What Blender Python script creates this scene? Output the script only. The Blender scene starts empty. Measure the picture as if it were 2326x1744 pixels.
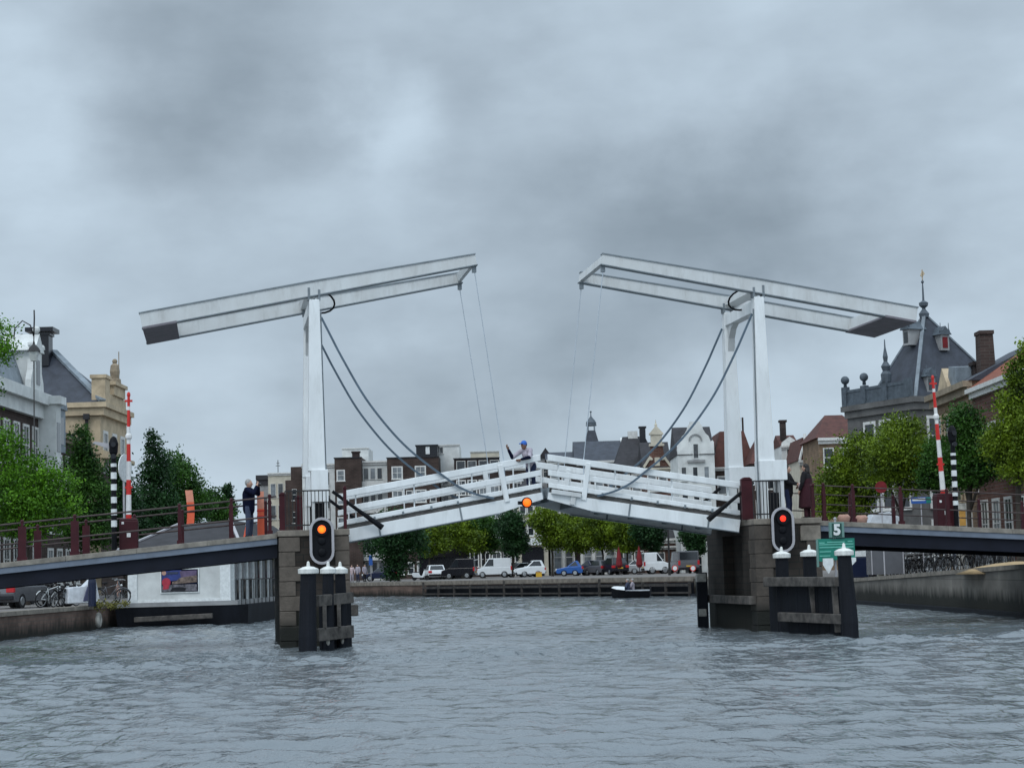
import bpy, bmesh, math, random
import numpy as np
from mathutils import Vector, Matrix, noise as mnoise
rnd = random.Random(7)
sc = bpy.context.scene
col = sc.collection
PI = math.pi
# ---------------------------------------------------------------- camera
FOC, PITCH, ROLL, CZ = 4357.0, 0.0965, -0.0281, 2.0
PW, PH = 2326, 1744
_w = Vector((0, math.cos(PITCH), math.sin(PITCH)))
_u0 = Vector((0, -math.sin(PITCH), math.cos(PITCH)))
_r = Vector((1, 0, 0))*math.cos(ROLL) + _u0*math.sin(ROLL)
_u = -Vector((1, 0, 0))*math.sin(ROLL) + _u0*math.cos(ROLL)
CAM = Vector((0, 0, CZ))
cd = bpy.data.cameras.new('camera')
cam = bpy.data.objects.new('camera', cd); col.objects.link(cam)
R3 = Matrix((_r, _u, -_w)).transposed()
cam.matrix_world = Matrix.Translation(CAM) @ R3.to_4x4()
cd.sensor_fit = 'HORIZONTAL'; cd.sensor_width = 36.0
cd.lens = 36.0*FOC/PW
cd.clip_start = 0.5; cd.clip_end = 6000
sc.camera = cam

def ray(px, py): return _w*FOC + _r*(px-PW/2) - _u*(py-PH/2)
def at(px, py, D):
    d = ray(px, py); return CAM + d*(D/d.y)
def gz(px, py, z):
    d = ray(px, py); return CAM + d*((z-CZ)/d.z)
def hor(px): return 1294 - 0.0281*(px-1163)
# bridge frame: x = s along the bridge, y = t up the channel, z up
YAW = 0.154
BR = Matrix.Translation((-5.82, 56, 0)) @ Matrix.Rotation(YAW, 4, 'Z')
S, W = 13.61, 3.51
I4 = Matrix.Identity(4)

# ---------------------------------------------------------------- object helpers
MW = {}
def tag(o, label=None, cat=None, group=None, kind=None):
    if label: o['label'] = label
    if cat: o['category'] = cat
    if group: o['group'] = group
    if kind: o['kind'] = kind
    return o
def thing(name, label, cat, loc=(0, 0, 0), rz=0.0, group=None):
    o = bpy.data.objects.new(name, None); col.objects.link(o)
    o.location = loc; o.rotation_euler = (0, 0, rz); o.empty_display_size = 0.2
    MW[o.name] = Matrix.Translation(loc) @ Matrix.Rotation(rz, 4, 'Z')
    return tag(o, label, cat, group)
def thing_br(name, label, cat, s, t, z, group=None):
    p = BR @ Vector((s, t, z))
    return thing(name, label, cat, p, YAW, group)
def copy_tree(o, parent=None):
    c = o.copy(); col.objects.link(c)
    if parent is not None: c.parent = parent
    if o.name in MW: MW[c.name] = MW[o.name]
    for ch in list(o.children): copy_tree(ch, c)
    return c
def place(o, loc, rz=0.0):
    o.location = loc; o.rotation_euler = (0, 0, rz)
    return o

class MB:
    def __init__(self, F=I4):
        self.v = []; self.f = []; self.m = []; self.F = F; self.mi = 0
    def add(self, vs, fs):
        n = len(self.v); self.v += [Vector(p) for p in vs]
        for f in fs: self.f.append([i+n for i in f]); self.m.append(self.mi)
        return self
    def box(self, a, b):
        x0, x1 = sorted((a[0], b[0])); y0, y1 = sorted((a[1], b[1])); z0, z1 = sorted((a[2], b[2]))
        return self.add([(x0,y0,z0),(x1,y0,z0),(x1,y1,z0),(x0,y1,z0),(x0,y0,z1),(x1,y0,z1),(x1,y1,z1),(x0,y1,z1)],
            [(3,2,1,0),(4,5,6,7),(0,1,5,4),(1,2,6,5),(2,3,7,6),(3,0,4,7)])
    def hexa(self, p8):
        return self.add(p8, [(3,2,1,0),(4,5,6,7),(0,1,5,4),(1,2,6,5),(2,3,7,6),(3,0,4,7)])
    def taper(self, c0, w0, d0, z0, c1, w1, d1, z1):
        return self.hexa([(c0[0]-w0/2,c0[1]-d0/2,z0),(c0[0]+w0/2,c0[1]-d0/2,z0),(c0[0]+w0/2,c0[1]+d0/2,z0),(c0[0]-w0/2,c0[1]+d0/2,z0),
                          (c1[0]-w1/2,c1[1]-d1/2,z1),(c1[0]+w1/2,c1[1]-d1/2,z1),(c1[0]+w1/2,c1[1]+d1/2,z1),(c1[0]-w1/2,c1[1]+d1/2,z1)])
    def prism(self, pts, axis, a, b):
        # pts: 2-D outline; axis 'y': (x,z) extruded along y; 'x': (y,z); 'z': (x,y)
        def P(p, k):
            return (p[0], k, p[1]) if axis == 'y' else ((k, p[0], p[1]) if axis == 'x' else (p[0], p[1], k))
        n = len(pts)
        vs = [P(p, a) for p in pts] + [P(p, b) for p in pts]
        fs = [tuple(range(n))[::-1], tuple(range(n, 2*n))] + [(i, (i+1) % n, n+(i+1) % n, n+i) for i in range(n)]
        return self.add(vs, fs)
    def rings(self, pts, rad, n=8, cap=True, ey=1.0):
        pts = [Vector(p) for p in pts]
        vs = []; up = None
        for i, p in enumerate(pts):
            d = (pts[min(i+1, len(pts)-1)] - pts[max(i-1, 0)]).normalized()
            if up is None: up = Vector((0, 0, 1)) if abs(d.z) < 0.9 else Vector((0, 1, 0))
            a = up - d*up.dot(d)
            if a.length < 1e-4: a = Vector((1, 0, 0)) - d*d.x
            a.normalize(); b = d.cross(a); up = a
            r = rad[i] if isinstance(rad, (list, tuple)) else rad
            for k in range(n):
                q = 2*PI*(k+0.5)/n
                vs.append(p + a*(r*math.cos(q)) + b*(r*ey*math.sin(q)))
        fs = []
        for i in range(len(pts)-1):
            for k in range(n):
                k2 = (k+1) % n
                fs.append((i*n+k, i*n+k2, (i+1)*n+k2, (i+1)*n+k))
        if cap:
            fs.append(tuple(range(n))[::-1]); fs.append(tuple(range((len(pts)-1)*n, len(pts)*n)))
        return self.add(vs, fs)
    def tube(self, p0, p1, r0, r1=None, n=8): return self.rings([p0, p1], [r0, r0 if r1 is None else r1], n)
    def bar(self, p0, p1, w, h):
        # rectangular bar; w across, h in the more vertical direction
        p0 = Vector(p0); p1 = Vector(p1); d = (p1-p0).normalized()
        up = Vector((0, 0, 1)) if abs(d.z) < 0.95 else Vector((0, 1, 0))
        b = (up - d*up.dot(d)).normalized(); a = d.cross(b)
        c = [-a*w/2-b*h/2, a*w/2-b*h/2, a*w/2+b*h/2, -a*w/2+b*h/2]
        return self.hexa([p0+c[0], p0+c[1], p0+c[2], p0+c[3], p1+c[0], p1+c[1], p1+c[2], p1+c[3]])
    def lathe(self, prof, c=(0, 0, 0), n=12):
        vs = []; fs = []
        for r, z in prof:
            for k in range(n):
                q = 2*PI*k/n; vs.append((c[0]+r*math.cos(q), c[1]+r*math.sin(q), c[2]+z))
        m = len(prof)
        for i in range(m-1):
            for k in range(n):
                k2 = (k+1) % n; fs.append((i*n+k, i*n+k2, (i+1)*n+k2, (i+1)*n+k))
        fs.append(tuple(range(n))[::-1]); fs.append(tuple(range((m-1)*n, m*n)))
        return self.add(vs, fs)
    def ball(self, c, r, n=10, sz=(1, 1, 1)):
        m = max(5, n//2+1); prof = [(max(1e-3, math.sin(PI*i/(m))), -math.cos(PI*i/(m))) for i in range(m+1)]
        vs = []; fs = []
        for a, z in prof:
            for k in range(n):
                q = 2*PI*k/n; vs.append((c[0]+r*sz[0]*a*math.cos(q), c[1]+r*sz[1]*a*math.sin(q), c[2]+r*sz[2]*z))
        for i in range(m):
            for k in range(n):
                k2 = (k+1) % n; fs.append((i*n+k, i*n+k2, (i+1)*n+k2, (i+1)*n+k))
        return self.add(vs, fs)
    def capsule(self, p0, r0, p1, r1, n=10):
        self.ball(p0, r0, n); self.ball(p1, r1, n)
        return self.rings([p0, p1], [r0, r1], n)
    def disc(self, c, r, axis_d, th, n=20):
        c = Vector(c); d = Vector(axis_d).normalized()
        return self.rings([c - d*th/2, c + d*th/2], [r, r], n)
    def torus(self, c, R, r, axis='y', n=20, k=6):
        vs = []; fs = []
        for i in range(n):
            a = 2*PI*i/n
            for j in range(k):
                b = 2*PI*j/k; q = R + r*math.cos(b); w = r*math.sin(b)
                p = (q*math.cos(a), w, q*math.sin(a)) if axis == 'y' else (w, q*math.cos(a), q*math.sin(a))
                vs.append((c[0]+p[0], c[1]+p[1], c[2]+p[2]))
        for i in range(n):
            for j in range(k):
                fs.append((i*k+j, ((i+1) % n)*k+j, ((i+1) % n)*k+(j+1) % k, i*k+(j+1) % k))
        return self.add(vs, fs)
    def build(self, name, mats, parent=None, smooth=False, bevel=0.0, recalc=True, remesh=0.0, kind=None):
        if not isinstance(mats, (list, tuple)): mats = [mats]
        if parent is not None:
            P = MW[parent.name]; T = P.inverted() @ self.F
        else: T = self.F
        me = bpy.data.meshes.new(name)
        me.from_pydata([T @ p for p in self.v], [], self.f)
        for m in mats: me.materials.append(m)
        me.polygons.foreach_set('material_index', self.m)
        if recalc:
            bm = bmesh.new(); bm.from_mesh(me); bmesh.ops.recalc_face_normals(bm, faces=bm.faces); bm.to_mesh(me); bm.free()
        if smooth: me.polygons.foreach_set('use_smooth', [True]*len(me.polygons))
        me.update()
        o = bpy.data.objects.new(name, me); col.objects.link(o)
        if parent is not None:
            o.parent = parent; MW[o.name] = MW[parent.name]
        else: MW[o.name] = I4
        if bevel:
            b = o.modifiers.new('bevel', 'BEVEL'); b.width = bevel; b.segments = 2; b.limit_method = 'ANGLE'
        if remesh:
            r = o.modifiers.new('remesh', 'REMESH'); r.mode = 'VOXEL'; r.voxel_size = remesh; r.use_smooth_shade = True
            s_ = o.modifiers.new('smooth', 'SMOOTH'); s_.factor = 0.5; s_.iterations = 3
        if kind: o['kind'] = kind
        return o

# ---------------------------------------------------------------- materials
def nt_new(name):
    m = bpy.data.materials.new(name); m.use_nodes = True
    nt = m.node_tree; b = nt.nodes['Principled BSDF']
    return m, nt, b
def mat(name, c, rough=0.6, var=0.25, scale=3.0, bump=0.0, bscale=30.0, metal=0.0, c2=None, spec=0.4, streak=0.0, coord='Object', mossz=None):
    m, nt, b = nt_new(name); N = nt.nodes; L = nt.links
    b.inputs['Roughness'].default_value = rough; b.inputs['Metallic'].default_value = metal
    b.inputs['Specular IOR Level'].default_value = spec
    tc = N.new('ShaderNodeTexCoord')
    n1 = N.new('ShaderNodeTexNoise'); n1.inputs['Scale'].default_value = scale; n1.inputs['Detail'].default_value = 6; n1.inputs['Roughness'].default_value = 0.65
    L.new(tc.outputs[coord], n1.inputs['Vector'])
    if streak:
        mp = N.new('ShaderNodeMapping'); mp.inputs['Scale'].default_value = (1, 1, streak)
        L.new(tc.outputs[coord], mp.inputs['Vector']); L.new(mp.outputs[0], n1.inputs['Vector'])
    cr = N.new('ShaderNodeValToRGB')
    d = c2 if c2 else tuple(x*(1-var*1.3) for x in c)
    e = tuple(min(1, x*(1+var*0.5)) for x in c) if not c2 else c
    cr.color_ramp.elements[0].position = 0.32; cr.color_ramp.elements[0].color = (*d, 1)
    cr.color_ramp.elements[1].position = 0.66; cr.color_ramp.elements[1].color = (*e, 1)
    L.new(n1.outputs['Fac'], cr.inputs['Fac'])
    out = cr.outputs['Color']
    if mossz is not None:
        # dark wet, algae-grown band above the waterline (height above water, with a ragged top)
        ge = N.new('ShaderNodeNewGeometry'); sx = N.new('ShaderNodeSeparateXYZ'); L.new(ge.outputs['Position'], sx.inputs[0])
        ad = N.new('ShaderNodeMath'); ad.operation = 'MULTIPLY_ADD'; L.new(n1.outputs['Fac'], ad.inputs[0]); ad.inputs[1].default_value = -0.5; L.new(sx.outputs['Z'], ad.inputs[2])
        mr = N.new('ShaderNodeMapRange'); mr.inputs[1].default_value = mossz-0.25; mr.inputs[2].default_value = mossz+0.05
        mr.inputs[3].default_value = 1; mr.inputs[4].default_value = 0; L.new(ad.outputs[0], mr.inputs[0])
        mx = N.new('ShaderNodeMixRGB'); L.new(mr.outputs[0], mx.inputs[0]); L.new(out, mx.inputs[1]); mx.inputs[2].default_value = (0.012, 0.013, 0.010, 1)
        out = mx.outputs[0]
    L.new(out, b.inputs['Base Color'])
    if bump:
        n2 = N.new('ShaderNodeTexNoise'); n2.inputs['Scale'].default_value = bscale; n2.inputs['Detail'].default_value = 4
        L.new(tc.outputs[coord], n2.inputs['Vector'])
        bp = N.new('ShaderNodeBump'); bp.inputs['Strength'].default_value = bump; bp.inputs['Distance'].default_value = 0.02
        L.new(n2.outputs['Fac'], bp.inputs['Height']); L.new(bp.outputs[0], b.inputs['Normal'])
    return m
def brick(name, c, mortar, bw=0.5, rough=0.85, coordrot=True):
    # courses of brick on vertical faces: u = x+y, v = z
    m, nt, b = nt_new(name); N = nt.nodes; L = nt.links
    tc = N.new('ShaderNodeTexCoord'); sx = N.new('ShaderNodeSeparateXYZ'); L.new(tc.outputs['Object'], sx.inputs[0])
    ad = N.new('ShaderNodeMath'); L.new(sx.outputs['X'], ad.inputs[0]); L.new(sx.outputs['Y'], ad.inputs[1])
    cx = N.new('ShaderNodeCombineXYZ'); L.new(ad.outputs[0], cx.inputs[0]); L.new(sx.outputs['Z'], cx.inputs[1])
    br = N.new('ShaderNodeTexBrick'); L.new(cx.outputs[0], br.inputs['Vector'])
    br.inputs['Color1'].default_value = (*c, 1); br.inputs['Color2'].default_value = (*[x*0.72 for x in c], 1); br.inputs['Mortar'].default_value = (*mortar, 1)
    br.inputs['Scale'].default_value = 1.0; br.inputs['Brick Width'].default_value = bw; br.inputs['Row Height'].default_value = bw*0.34
    br.inputs['Mortar Size'].default_value = bw*0.03
    n1 = N.new('ShaderNodeTexNoise'); n1.inputs['Scale'].default_value = 0.7; n1.inputs['Detail'].default_value = 6; L.new(tc.outputs['Object'], n1.inputs['Vector'])
    cr = N.new('ShaderNodeValToRGB'); cr.color_ramp.elements[0].position = 0.3; cr.color_ramp.elements[0].color = (0.55, 0.55, 0.55, 1); cr.color_ramp.elements[1].position = 0.7; cr.color_ramp.elements[1].color = (1.1, 1.1, 1.1, 1)
    L.new(n1.outputs['Fac'], cr.inputs['Fac'])
    mx = N.new('ShaderNodeMixRGB'); mx.blend_type = 'MULTIPLY'; mx.inputs[0].default_value = 1; L.new(br.outputs['Color'], mx.inputs[1]); L.new(cr.outputs['Color'], mx.inputs[2])
    L.new(mx.outputs[0], b.inputs['Base Color']); b.inputs['Roughness'].default_value = rough; b.inputs['Specular IOR Level'].default_value = 0.2
    return m
def stonewall(name, c, mortar, bw, rh, mossz):
    m = brick(name, c, mortar, bw); nt = m.node_tree; N = nt.nodes; L = nt.links; b = N['Principled BSDF']
    brk = [n for n in N if n.type == 'TEX_BRICK'][0]; brk.inputs['Row Height'].default_value = rh; brk.inputs['Mortar Size'].default_value = 0.012
    src = b.inputs['Base Color'].links[0].from_socket
    tc = [n for n in N if n.type == 'TEX_COORD'][0]
    mp = N.new('ShaderNodeMapping'); mp.inputs['Scale'].default_value = (2.2, 2.2, 0.5); L.new(tc.outputs['Object'], mp.inputs[0])
    n1 = N.new('ShaderNodeTexNoise'); n1.inputs['Scale'].default_value = 1.6; n1.inputs['Detail'].default_value = 7; L.new(mp.outputs[0], n1.inputs['Vector'])
    ge = N.new('ShaderNodeNewGeometry'); sx = N.new('ShaderNodeSeparateXYZ'); L.new(ge.outputs['Position'], sx.inputs[0])
    ad = N.new('ShaderNodeMath'); ad.operation = 'MULTIPLY_ADD'; L.new(n1.outputs['Fac'], ad.inputs[0]); ad.inputs[1].default_value = -0.7; L.new(sx.outputs['Z'], ad.inputs[2])
    mr = N.new('ShaderNodeMapRange'); mr.inputs[1].default_value = mossz-0.3; mr.inputs[2].default_value = mossz+0.1; mr.inputs[3].default_value = 0.92; mr.inputs[4].default_value = 0; L.new(ad.outputs[0], mr.inputs[0])
    mx = N.new('ShaderNodeMixRGB'); L.new(mr.outputs[0], mx.inputs[0]); L.new(src, mx.inputs[1]); mx.inputs[2].default_value = (0.014, 0.015, 0.012, 1)
    L.new(mx.outputs[0], b.inputs['Base Color'])
    bp = N.new('ShaderNodeBump'); bp.inputs['Strength'].default_value = 0.5; bp.inputs['Distance'].default_value = 0.02
    L.new(n1.outputs['Fac'], bp.inputs['Height']); L.new(bp.outputs[0], b.inputs['Normal'])
    return m
def glow(name, c, e, strength):
    m, nt, b = nt_new(name); b.inputs['Base Color'].default_value = (*c, 1)
    b.inputs['Emission Color'].default_value = (*e, 1); b.inputs['Emission Strength'].default_value = strength
    return m
def lampmat(name, centre, rim, strength, r):
    # lit lens: hot centre, redder rim (radius measured from the lens' own origin)
    m, nt, b = nt_new(name); N = nt.nodes; L = nt.links
    tc = N.new('ShaderNodeTexCoord'); ln = N.new('ShaderNodeVectorMath'); ln.operation = 'LENGTH'; L.new(tc.outputs['Object'], ln.inputs[0])
    mr = N.new('ShaderNodeMapRange'); mr.inputs[1].default_value = r*0.35; mr.inputs[2].default_value = r*0.95; L.new(ln.outputs['Value'], mr.inputs[0])
    mx = N.new('ShaderNodeMixRGB'); L.new(mr.outputs[0], mx.inputs[0]); mx.inputs[1].default_value = (*centre, 1); mx.inputs[2].default_value = (*rim, 1)
    L.new(mx.outputs[0], b.inputs['Emission Color']); b.inputs['Emission Strength'].default_value = strength
    b.inputs['Base Color'].default_value = (*rim, 1)
    return m
def leafmat(name, dark, light, sc_=0.9):
    m, nt, b = nt_new(name); N = nt.nodes; L = nt.links
    tc = N.new('ShaderNodeTexCoord'); oi = N.new('ShaderNodeObjectInfo')
    n1 = N.new('ShaderNodeTexNoise'); n1.inputs['Scale'].default_value = sc_; n1.inputs['Detail'].default_value = 3; L.new(tc.outputs['Object'], n1.inputs['Vector'])
    n2 = N.new('ShaderNodeTexNoise'); n2.inputs['Scale'].default_value = sc_*9; L.new(tc.outputs['Object'], n2.inputs['Vector'])
    av = N.new('ShaderNodeMath'); av.operation = 'MULTIPLY_ADD'; L.new(n2.outputs['Fac'], av.inputs[0]); av.inputs[1].default_value = 0.6; L.new(n1.outputs['Fac'], av.inputs[2])
    cr = N.new('ShaderNodeValToRGB'); cr.color_ramp.elements[0].position = 0.60; cr.color_ramp.elements[0].color = (*dark, 1)
    cr.color_ramp.elements[1].position = 0.98; cr.color_ramp.elements[1].color = (*light, 1); L.new(av.outputs[0], cr.inputs['Fac'])
    L.new(cr.outputs['Color'], b.inputs['Base Color']); b.inputs['Roughness'].default_value = 0.55; b.inputs['Specular IOR Level'].default_value = 0.25
    tr = N.new('ShaderNodeBsdfTranslucent'); L.new(cr.outputs['Color'], tr.inputs['Color'])
    ms = N.new('ShaderNodeMixShader'); ms.inputs[0].default_value = 0.25
    o = N['Material Output']; L.new(b.outputs[0], ms.inputs[1]); L.new(tr.outputs[0], ms.inputs[2]); L.new(ms.outputs[0], o.inputs['Surface'])
    return m

M = {}
def grimy(m, amount, rust):
    # weathering with a shape of its own: run-down streaks of grime and a few rust spots
    nt = m.node_tree; N = nt.nodes; L = nt.links; b = N['Principled BSDF']; src = b.inputs['Base Color'].links[0].from_socket
    tc = N.new('ShaderNodeTexCoord'); mp = N.new('ShaderNodeMapping'); mp.inputs['Scale'].default_value = (4, 4, 0.8); L.new(tc.outputs['Object'], mp.inputs[0])
    n1 = N.new('ShaderNodeTexNoise'); n1.inputs['Scale'].default_value = 1.0; n1.inputs['Detail'].default_value = 8; n1.inputs['Roughness'].default_value = 0.7; L.new(mp.outputs[0], n1.inputs['Vector'])
    r1 = N.new('ShaderNodeMapRange'); r1.inputs[1].default_value = 0.52; r1.inputs[2].default_value = 0.78; r1.inputs[3].default_value = 0; r1.inputs[4].default_value = amount; L.new(n1.outputs['Fac'], r1.inputs[0])
    m1 = N.new('ShaderNodeMixRGB'); L.new(r1.outputs[0], m1.inputs[0]); L.new(src, m1.inputs[1]); m1.inputs[2].default_value = (0.20, 0.19, 0.16, 1)
    n2 = N.new('ShaderNodeTexNoise'); n2.inputs['Scale'].default_value = 3.5; n2.inputs['Detail'].default_value = 8; n2.inputs['Roughness'].default_value = 0.75; L.new(tc.outputs['Object'], n2.inputs['Vector'])
    r2 = N.new('ShaderNodeMapRange'); r2.inputs[1].default_value = 0.66; r2.inputs[2].default_value = 0.74; r2.inputs[3].default_value = 0; r2.inputs[4].default_value = rust; L.new(n2.outputs['Fac'], r2.inputs[0])
    m2 = N.new('ShaderNodeMixRGB'); L.new(r2.outputs[0], m2.inputs[0]); L.new(m1.outputs[0], m2.inputs[1]); m2.inputs[2].default_value = (0.17, 0.085, 0.045, 1)
    L.new(m2.outputs[0], b.inputs['Base Color']); return m
M['white'] = grimy(mat('white_paint', (0.80, 0.82, 0.82), 0.45, 0.10, 1.2, streak=0.3), 0.26, 0.5)
M['white2'] = grimy(mat('weathered_white_paint', (0.64, 0.66, 0.66), 0.55, 0.14, 1.6, c2=(0.55, 0.555, 0.545), streak=0.3), 0.35, 0.4)
M['grey_edge'] = mat('grey_edge_tone', (0.20, 0.23, 0.25), 0.5, 0.2)
M['cw'] = mat('counterweight_grey', (0.19, 0.175, 0.195), 0.7, 0.15)
M['cable'] = mat('steel_blue_paint', (0.10, 0.14, 0.18), 0.4, 0.2, metal=0.2)
M['black'] = mat('black_paint', (0.006, 0.0065, 0.009), 0.55, 0.3, spec=0.15)
M['iron'] = mat('black_iron', (0.02, 0.018, 0.018), 0.5, 0.3)
M['maroon'] = mat('maroon_paint', (0.052, 0.009, 0.013), 0.5, 0.25, 2.5, spec=0.25)
M['rail'] = mat('brown_rail_paint', (0.075, 0.055, 0.052), 0.6, 0.3, 5, spec=0.25)
M['curb'] = mat('weathered_curb', (0.26, 0.235, 0.20), 0.85, 0.35, 2.5, bump=0.4)
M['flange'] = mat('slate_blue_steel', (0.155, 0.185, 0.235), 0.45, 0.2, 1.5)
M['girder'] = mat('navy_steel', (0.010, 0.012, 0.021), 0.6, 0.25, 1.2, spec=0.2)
M['deckwood'] = mat('deck_timber', (0.10, 0.095, 0.090), 0.85, 0.35, 4, bump=0.3)
M['asphalt'] = mat('asphalt', (0.055, 0.055, 0.056), 0.9, 0.2, 2, bump=0.2)
M['stone'] = stonewall('pier_brick', (0.056, 0.046, 0.039), (0.026, 0.028, 0.025), 0.62, 0.20, 0.8)
M['quoin'] = mat('quoin_stone', (0.135, 0.112, 0.092), 0.85, 0.4, 2.2, bump=0.6, bscale=18, c2=(0.075, 0.062, 0.050), mossz=0.5)
M['quoin_dk'] = mat('dark_quoin_stone', (0.095, 0.078, 0.064), 0.85, 0.4, 2.2, bump=0.6, bscale=18, c2=(0.045, 0.038, 0.032), mossz=0.55)
M['coping'] = mat('coping_stone', (0.23, 0.20, 0.165), 0.85, 0.35, 2.5, bump=0.4)
M['timber'] = mat('tarred_timber', (0.008, 0.0095, 0.014), 0.7, 0.4, 2.0, spec=0.2, bump=0.4, bscale=14, streak=0.15)
M['wale'] = mat('weathered_timber', (0.125, 0.112, 0.10), 0.85, 0.5, 3.0, bump=0.5, bscale=20, c2=(0.030, 0.027, 0.025))
M['wale_dk'] = mat('wet_dark_timber', (0.070, 0.062, 0.056), 0.85, 0.5, 3.0, c2=(0.02, 0.018, 0.017))
M['shell'] = mat('pale_worn_timber', (0.42, 0.40, 0.36), 0.85, 0.4, 4.0)
M['capw'] = mat('white_pile_cap', (0.72, 0.72, 0.68), 0.5, 0.2, 6, streak=0.4)
M['red'] = mat('red_paint', (0.60, 0.025, 0.018), 0.4, 0.1)
M['boomw'] = mat('boom_white', (0.76, 0.75, 0.73), 0.4, 0.1)
M['green'] = mat('green_sign', (0.012, 0.20, 0.145), 0.45, 0.15)
M['dgreen'] = mat('dark_green_sign', (0.010, 0.058, 0.045), 0.45, 0.15)
M['gtrim'] = mat('sign_edge_green', (0.14, 0.26, 0.23), 0.5, 0.15)
M['gline'] = mat('sign_line_mint', (0.16, 0.52, 0.42), 0.5, 0.1)
M['signw'] = mat('sign_white', (0.74, 0.76, 0.75), 0.5, 0.15, 9)
M['sigframe'] = mat('signal_frame_grey', (0.40, 0.385, 0.40), 0.5, 0.12)
M['orange'] = mat('orange_plastic', (0.80, 0.13, 0.055), 0.5, 0.12)
M['orangepale'] = mat('faded_orange', (0.76, 0.30, 0.20), 0.55, 0.15)
M['glass'] = mat('dark_window_glass', (0.022, 0.026, 0.031), 0.08, 0.4, 0.6, spec=0.6)
M['paleglass'] = mat('curtained_window_glass', (0.20, 0.22, 0.235), 0.2, 0.5, 0.9, spec=0.6)
M['frame'] = mat('window_frame_white', (0.66, 0.65, 0.62), 0.6, 0.15, 4)
M['plaster'] = mat('white_plaster', (0.66, 0.67, 0.65), 0.8, 0.2, 0.7)
M['cream'] = mat('cream_plaster', (0.56, 0.51, 0.41), 0.8, 0.2, 0.8)
M['greypl'] = mat('grey_plaster', (0.30, 0.30, 0.30), 0.85, 0.25, 0.8)
M['sandst'] = mat('ochre_sandstone', (0.52, 0.41, 0.275), 0.85, 0.25, 1.2)
M['sanddk'] = mat('weathered_sandstone', (0.30, 0.24, 0.17), 0.85, 0.3, 2.0)
M['slate'] = mat('slate_roof', (0.042, 0.048, 0.064), 0.6, 0.3, 1.5, bump=0.3, bscale=12)
M['slate_l'] = mat('lead_roof', (0.20, 0.235, 0.265), 0.5, 0.3, 1.5)
M['tile_red'] = mat('red_roof_tile', (0.095, 0.034, 0.026), 0.8, 0.3, 2.0, bump=0.4, bscale=10)
M['tile_dk'] = mat('dark_roof_tile', (0.032, 0.030, 0.034), 0.75, 0.3, 2.0, bump=0.4, bscale=10)
M['tile_or'] = mat('orange_roof_tile', (0.24, 0.070, 0.036), 0.8, 0.3, 2.0, bump=0.4, bscale=10)
M['br_brown'] = brick('brown_brick', (0.075, 0.050, 0.043), (0.09, 0.075, 0.065))
M['br_red'] = brick('red_brick', (0.155, 0.070, 0.052), (0.16, 0.13, 0.11))
M['br_dark'] = brick('dark_brick', (0.052, 0.038, 0.036), (0.06, 0.05, 0.047))
M['br_tan'] = brick('tan_brick', (0.27, 0.175, 0.105), (0.28, 0.23, 0.18))
M['quaybrick'] = stonewall('quay_brick', (0.19, 0.125, 0.10), (0.12, 0.10, 0.085), 0.42, 0.15, 0.12)
M['quayconc'] = stonewall('quay_concrete', (0.22, 0.20, 0.175), (0.12, 0.11, 0.095), 2.4, 1.2, 0.45)
M['paving'] = mat('street_paving', (0.17, 0.155, 0.145), 0.9, 0.25, 0.5, bump=0.3)
M['bark'] = mat('bark', (0.055, 0.045, 0.036), 0.9, 0.3, 5, bump=0.5)
M['leaf_br'] = leafmat('leaf_bright', (0.014, 0.055, 0.006), (0.12, 0.29, 0.012))
M['leaf_mid'] = leafmat('leaf_mid', (0.007, 0.030, 0.007), (0.058, 0.150, 0.018))
M['leaf_dk'] = leafmat('leaf_dark', (0.006, 0.024, 0.008), (0.028, 0.085, 0.022))
M['leaf_yel'] = leafmat('leaf_yellowgreen', (0.014, 0.036, 0.005), (0.195, 0.285, 0.015))
M['skin'] = mat('skin', (0.50, 0.30, 0.22), 0.55, 0.08, 10)
M['skin_dk'] = mat('tanned_skin', (0.20, 0.105, 0.072), 0.55, 0.08, 10)
M['navy'] = mat('navy_cloth', (0.006, 0.008, 0.024), 0.95, 0.25, 8, spec=0.1)
M['denim'] = mat('blue_denim', (0.050, 0.062, 0.105), 0.9, 0.25, 10)
M['denim_dk'] = mat('dark_denim', (0.020, 0.028, 0.070), 0.9, 0.25, 10)
M['lav'] = mat('pale_lilac_cloth', (0.40, 0.36, 0.41), 0.9, 0.2, 8)
M['blackcl'] = mat('black_cloth', (0.011, 0.010, 0.012), 0.9, 0.25, 8)
M['marooncl'] = mat('maroon_cloth', (0.042, 0.008, 0.014), 0.9, 0.25, 6)
M['hair_gr'] = mat('grey_hair', (0.34, 0.33, 0.32), 0.8, 0.25, 20)
M['hair_dk'] = mat('dark_hair', (0.014, 0.010, 0.008), 0.6, 0.25, 20)
M['capblue'] = mat('blue_cap', (0.03, 0.13, 0.48), 0.7, 0.15, 9)
M['pinkw'] = mat('pale_pink_bag', (0.60, 0.47, 0.48), 0.6, 0.35, 12)
M['tyre'] = mat('rubber', (0.014, 0.014, 0.015), 0.8, 0.2)
M['chrome'] = mat('bare_metal', (0.45, 0.46, 0.47), 0.3, 0.15, metal=0.8)
M['carw'] = mat('car_white', (0.72, 0.74, 0.75), 0.25, 0.05)
M['carg'] = mat('car_grey', (0.13, 0.13, 0.14), 0.25, 0.08, metal=0.3)
M['cars'] = mat('car_silver', (0.42, 0.43, 0.44), 0.28, 0.08, metal=0.3)
M['carb'] = mat('car_blue', (0.022, 0.10, 0.34), 0.25, 0.08)
M['carnavy'] = mat('car_navy', (0.012, 0.018, 0.045), 0.25, 0.08)
M['cark'] = mat('car_black', (0.010, 0.010, 0.014), 0.25, 0.08)
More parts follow.
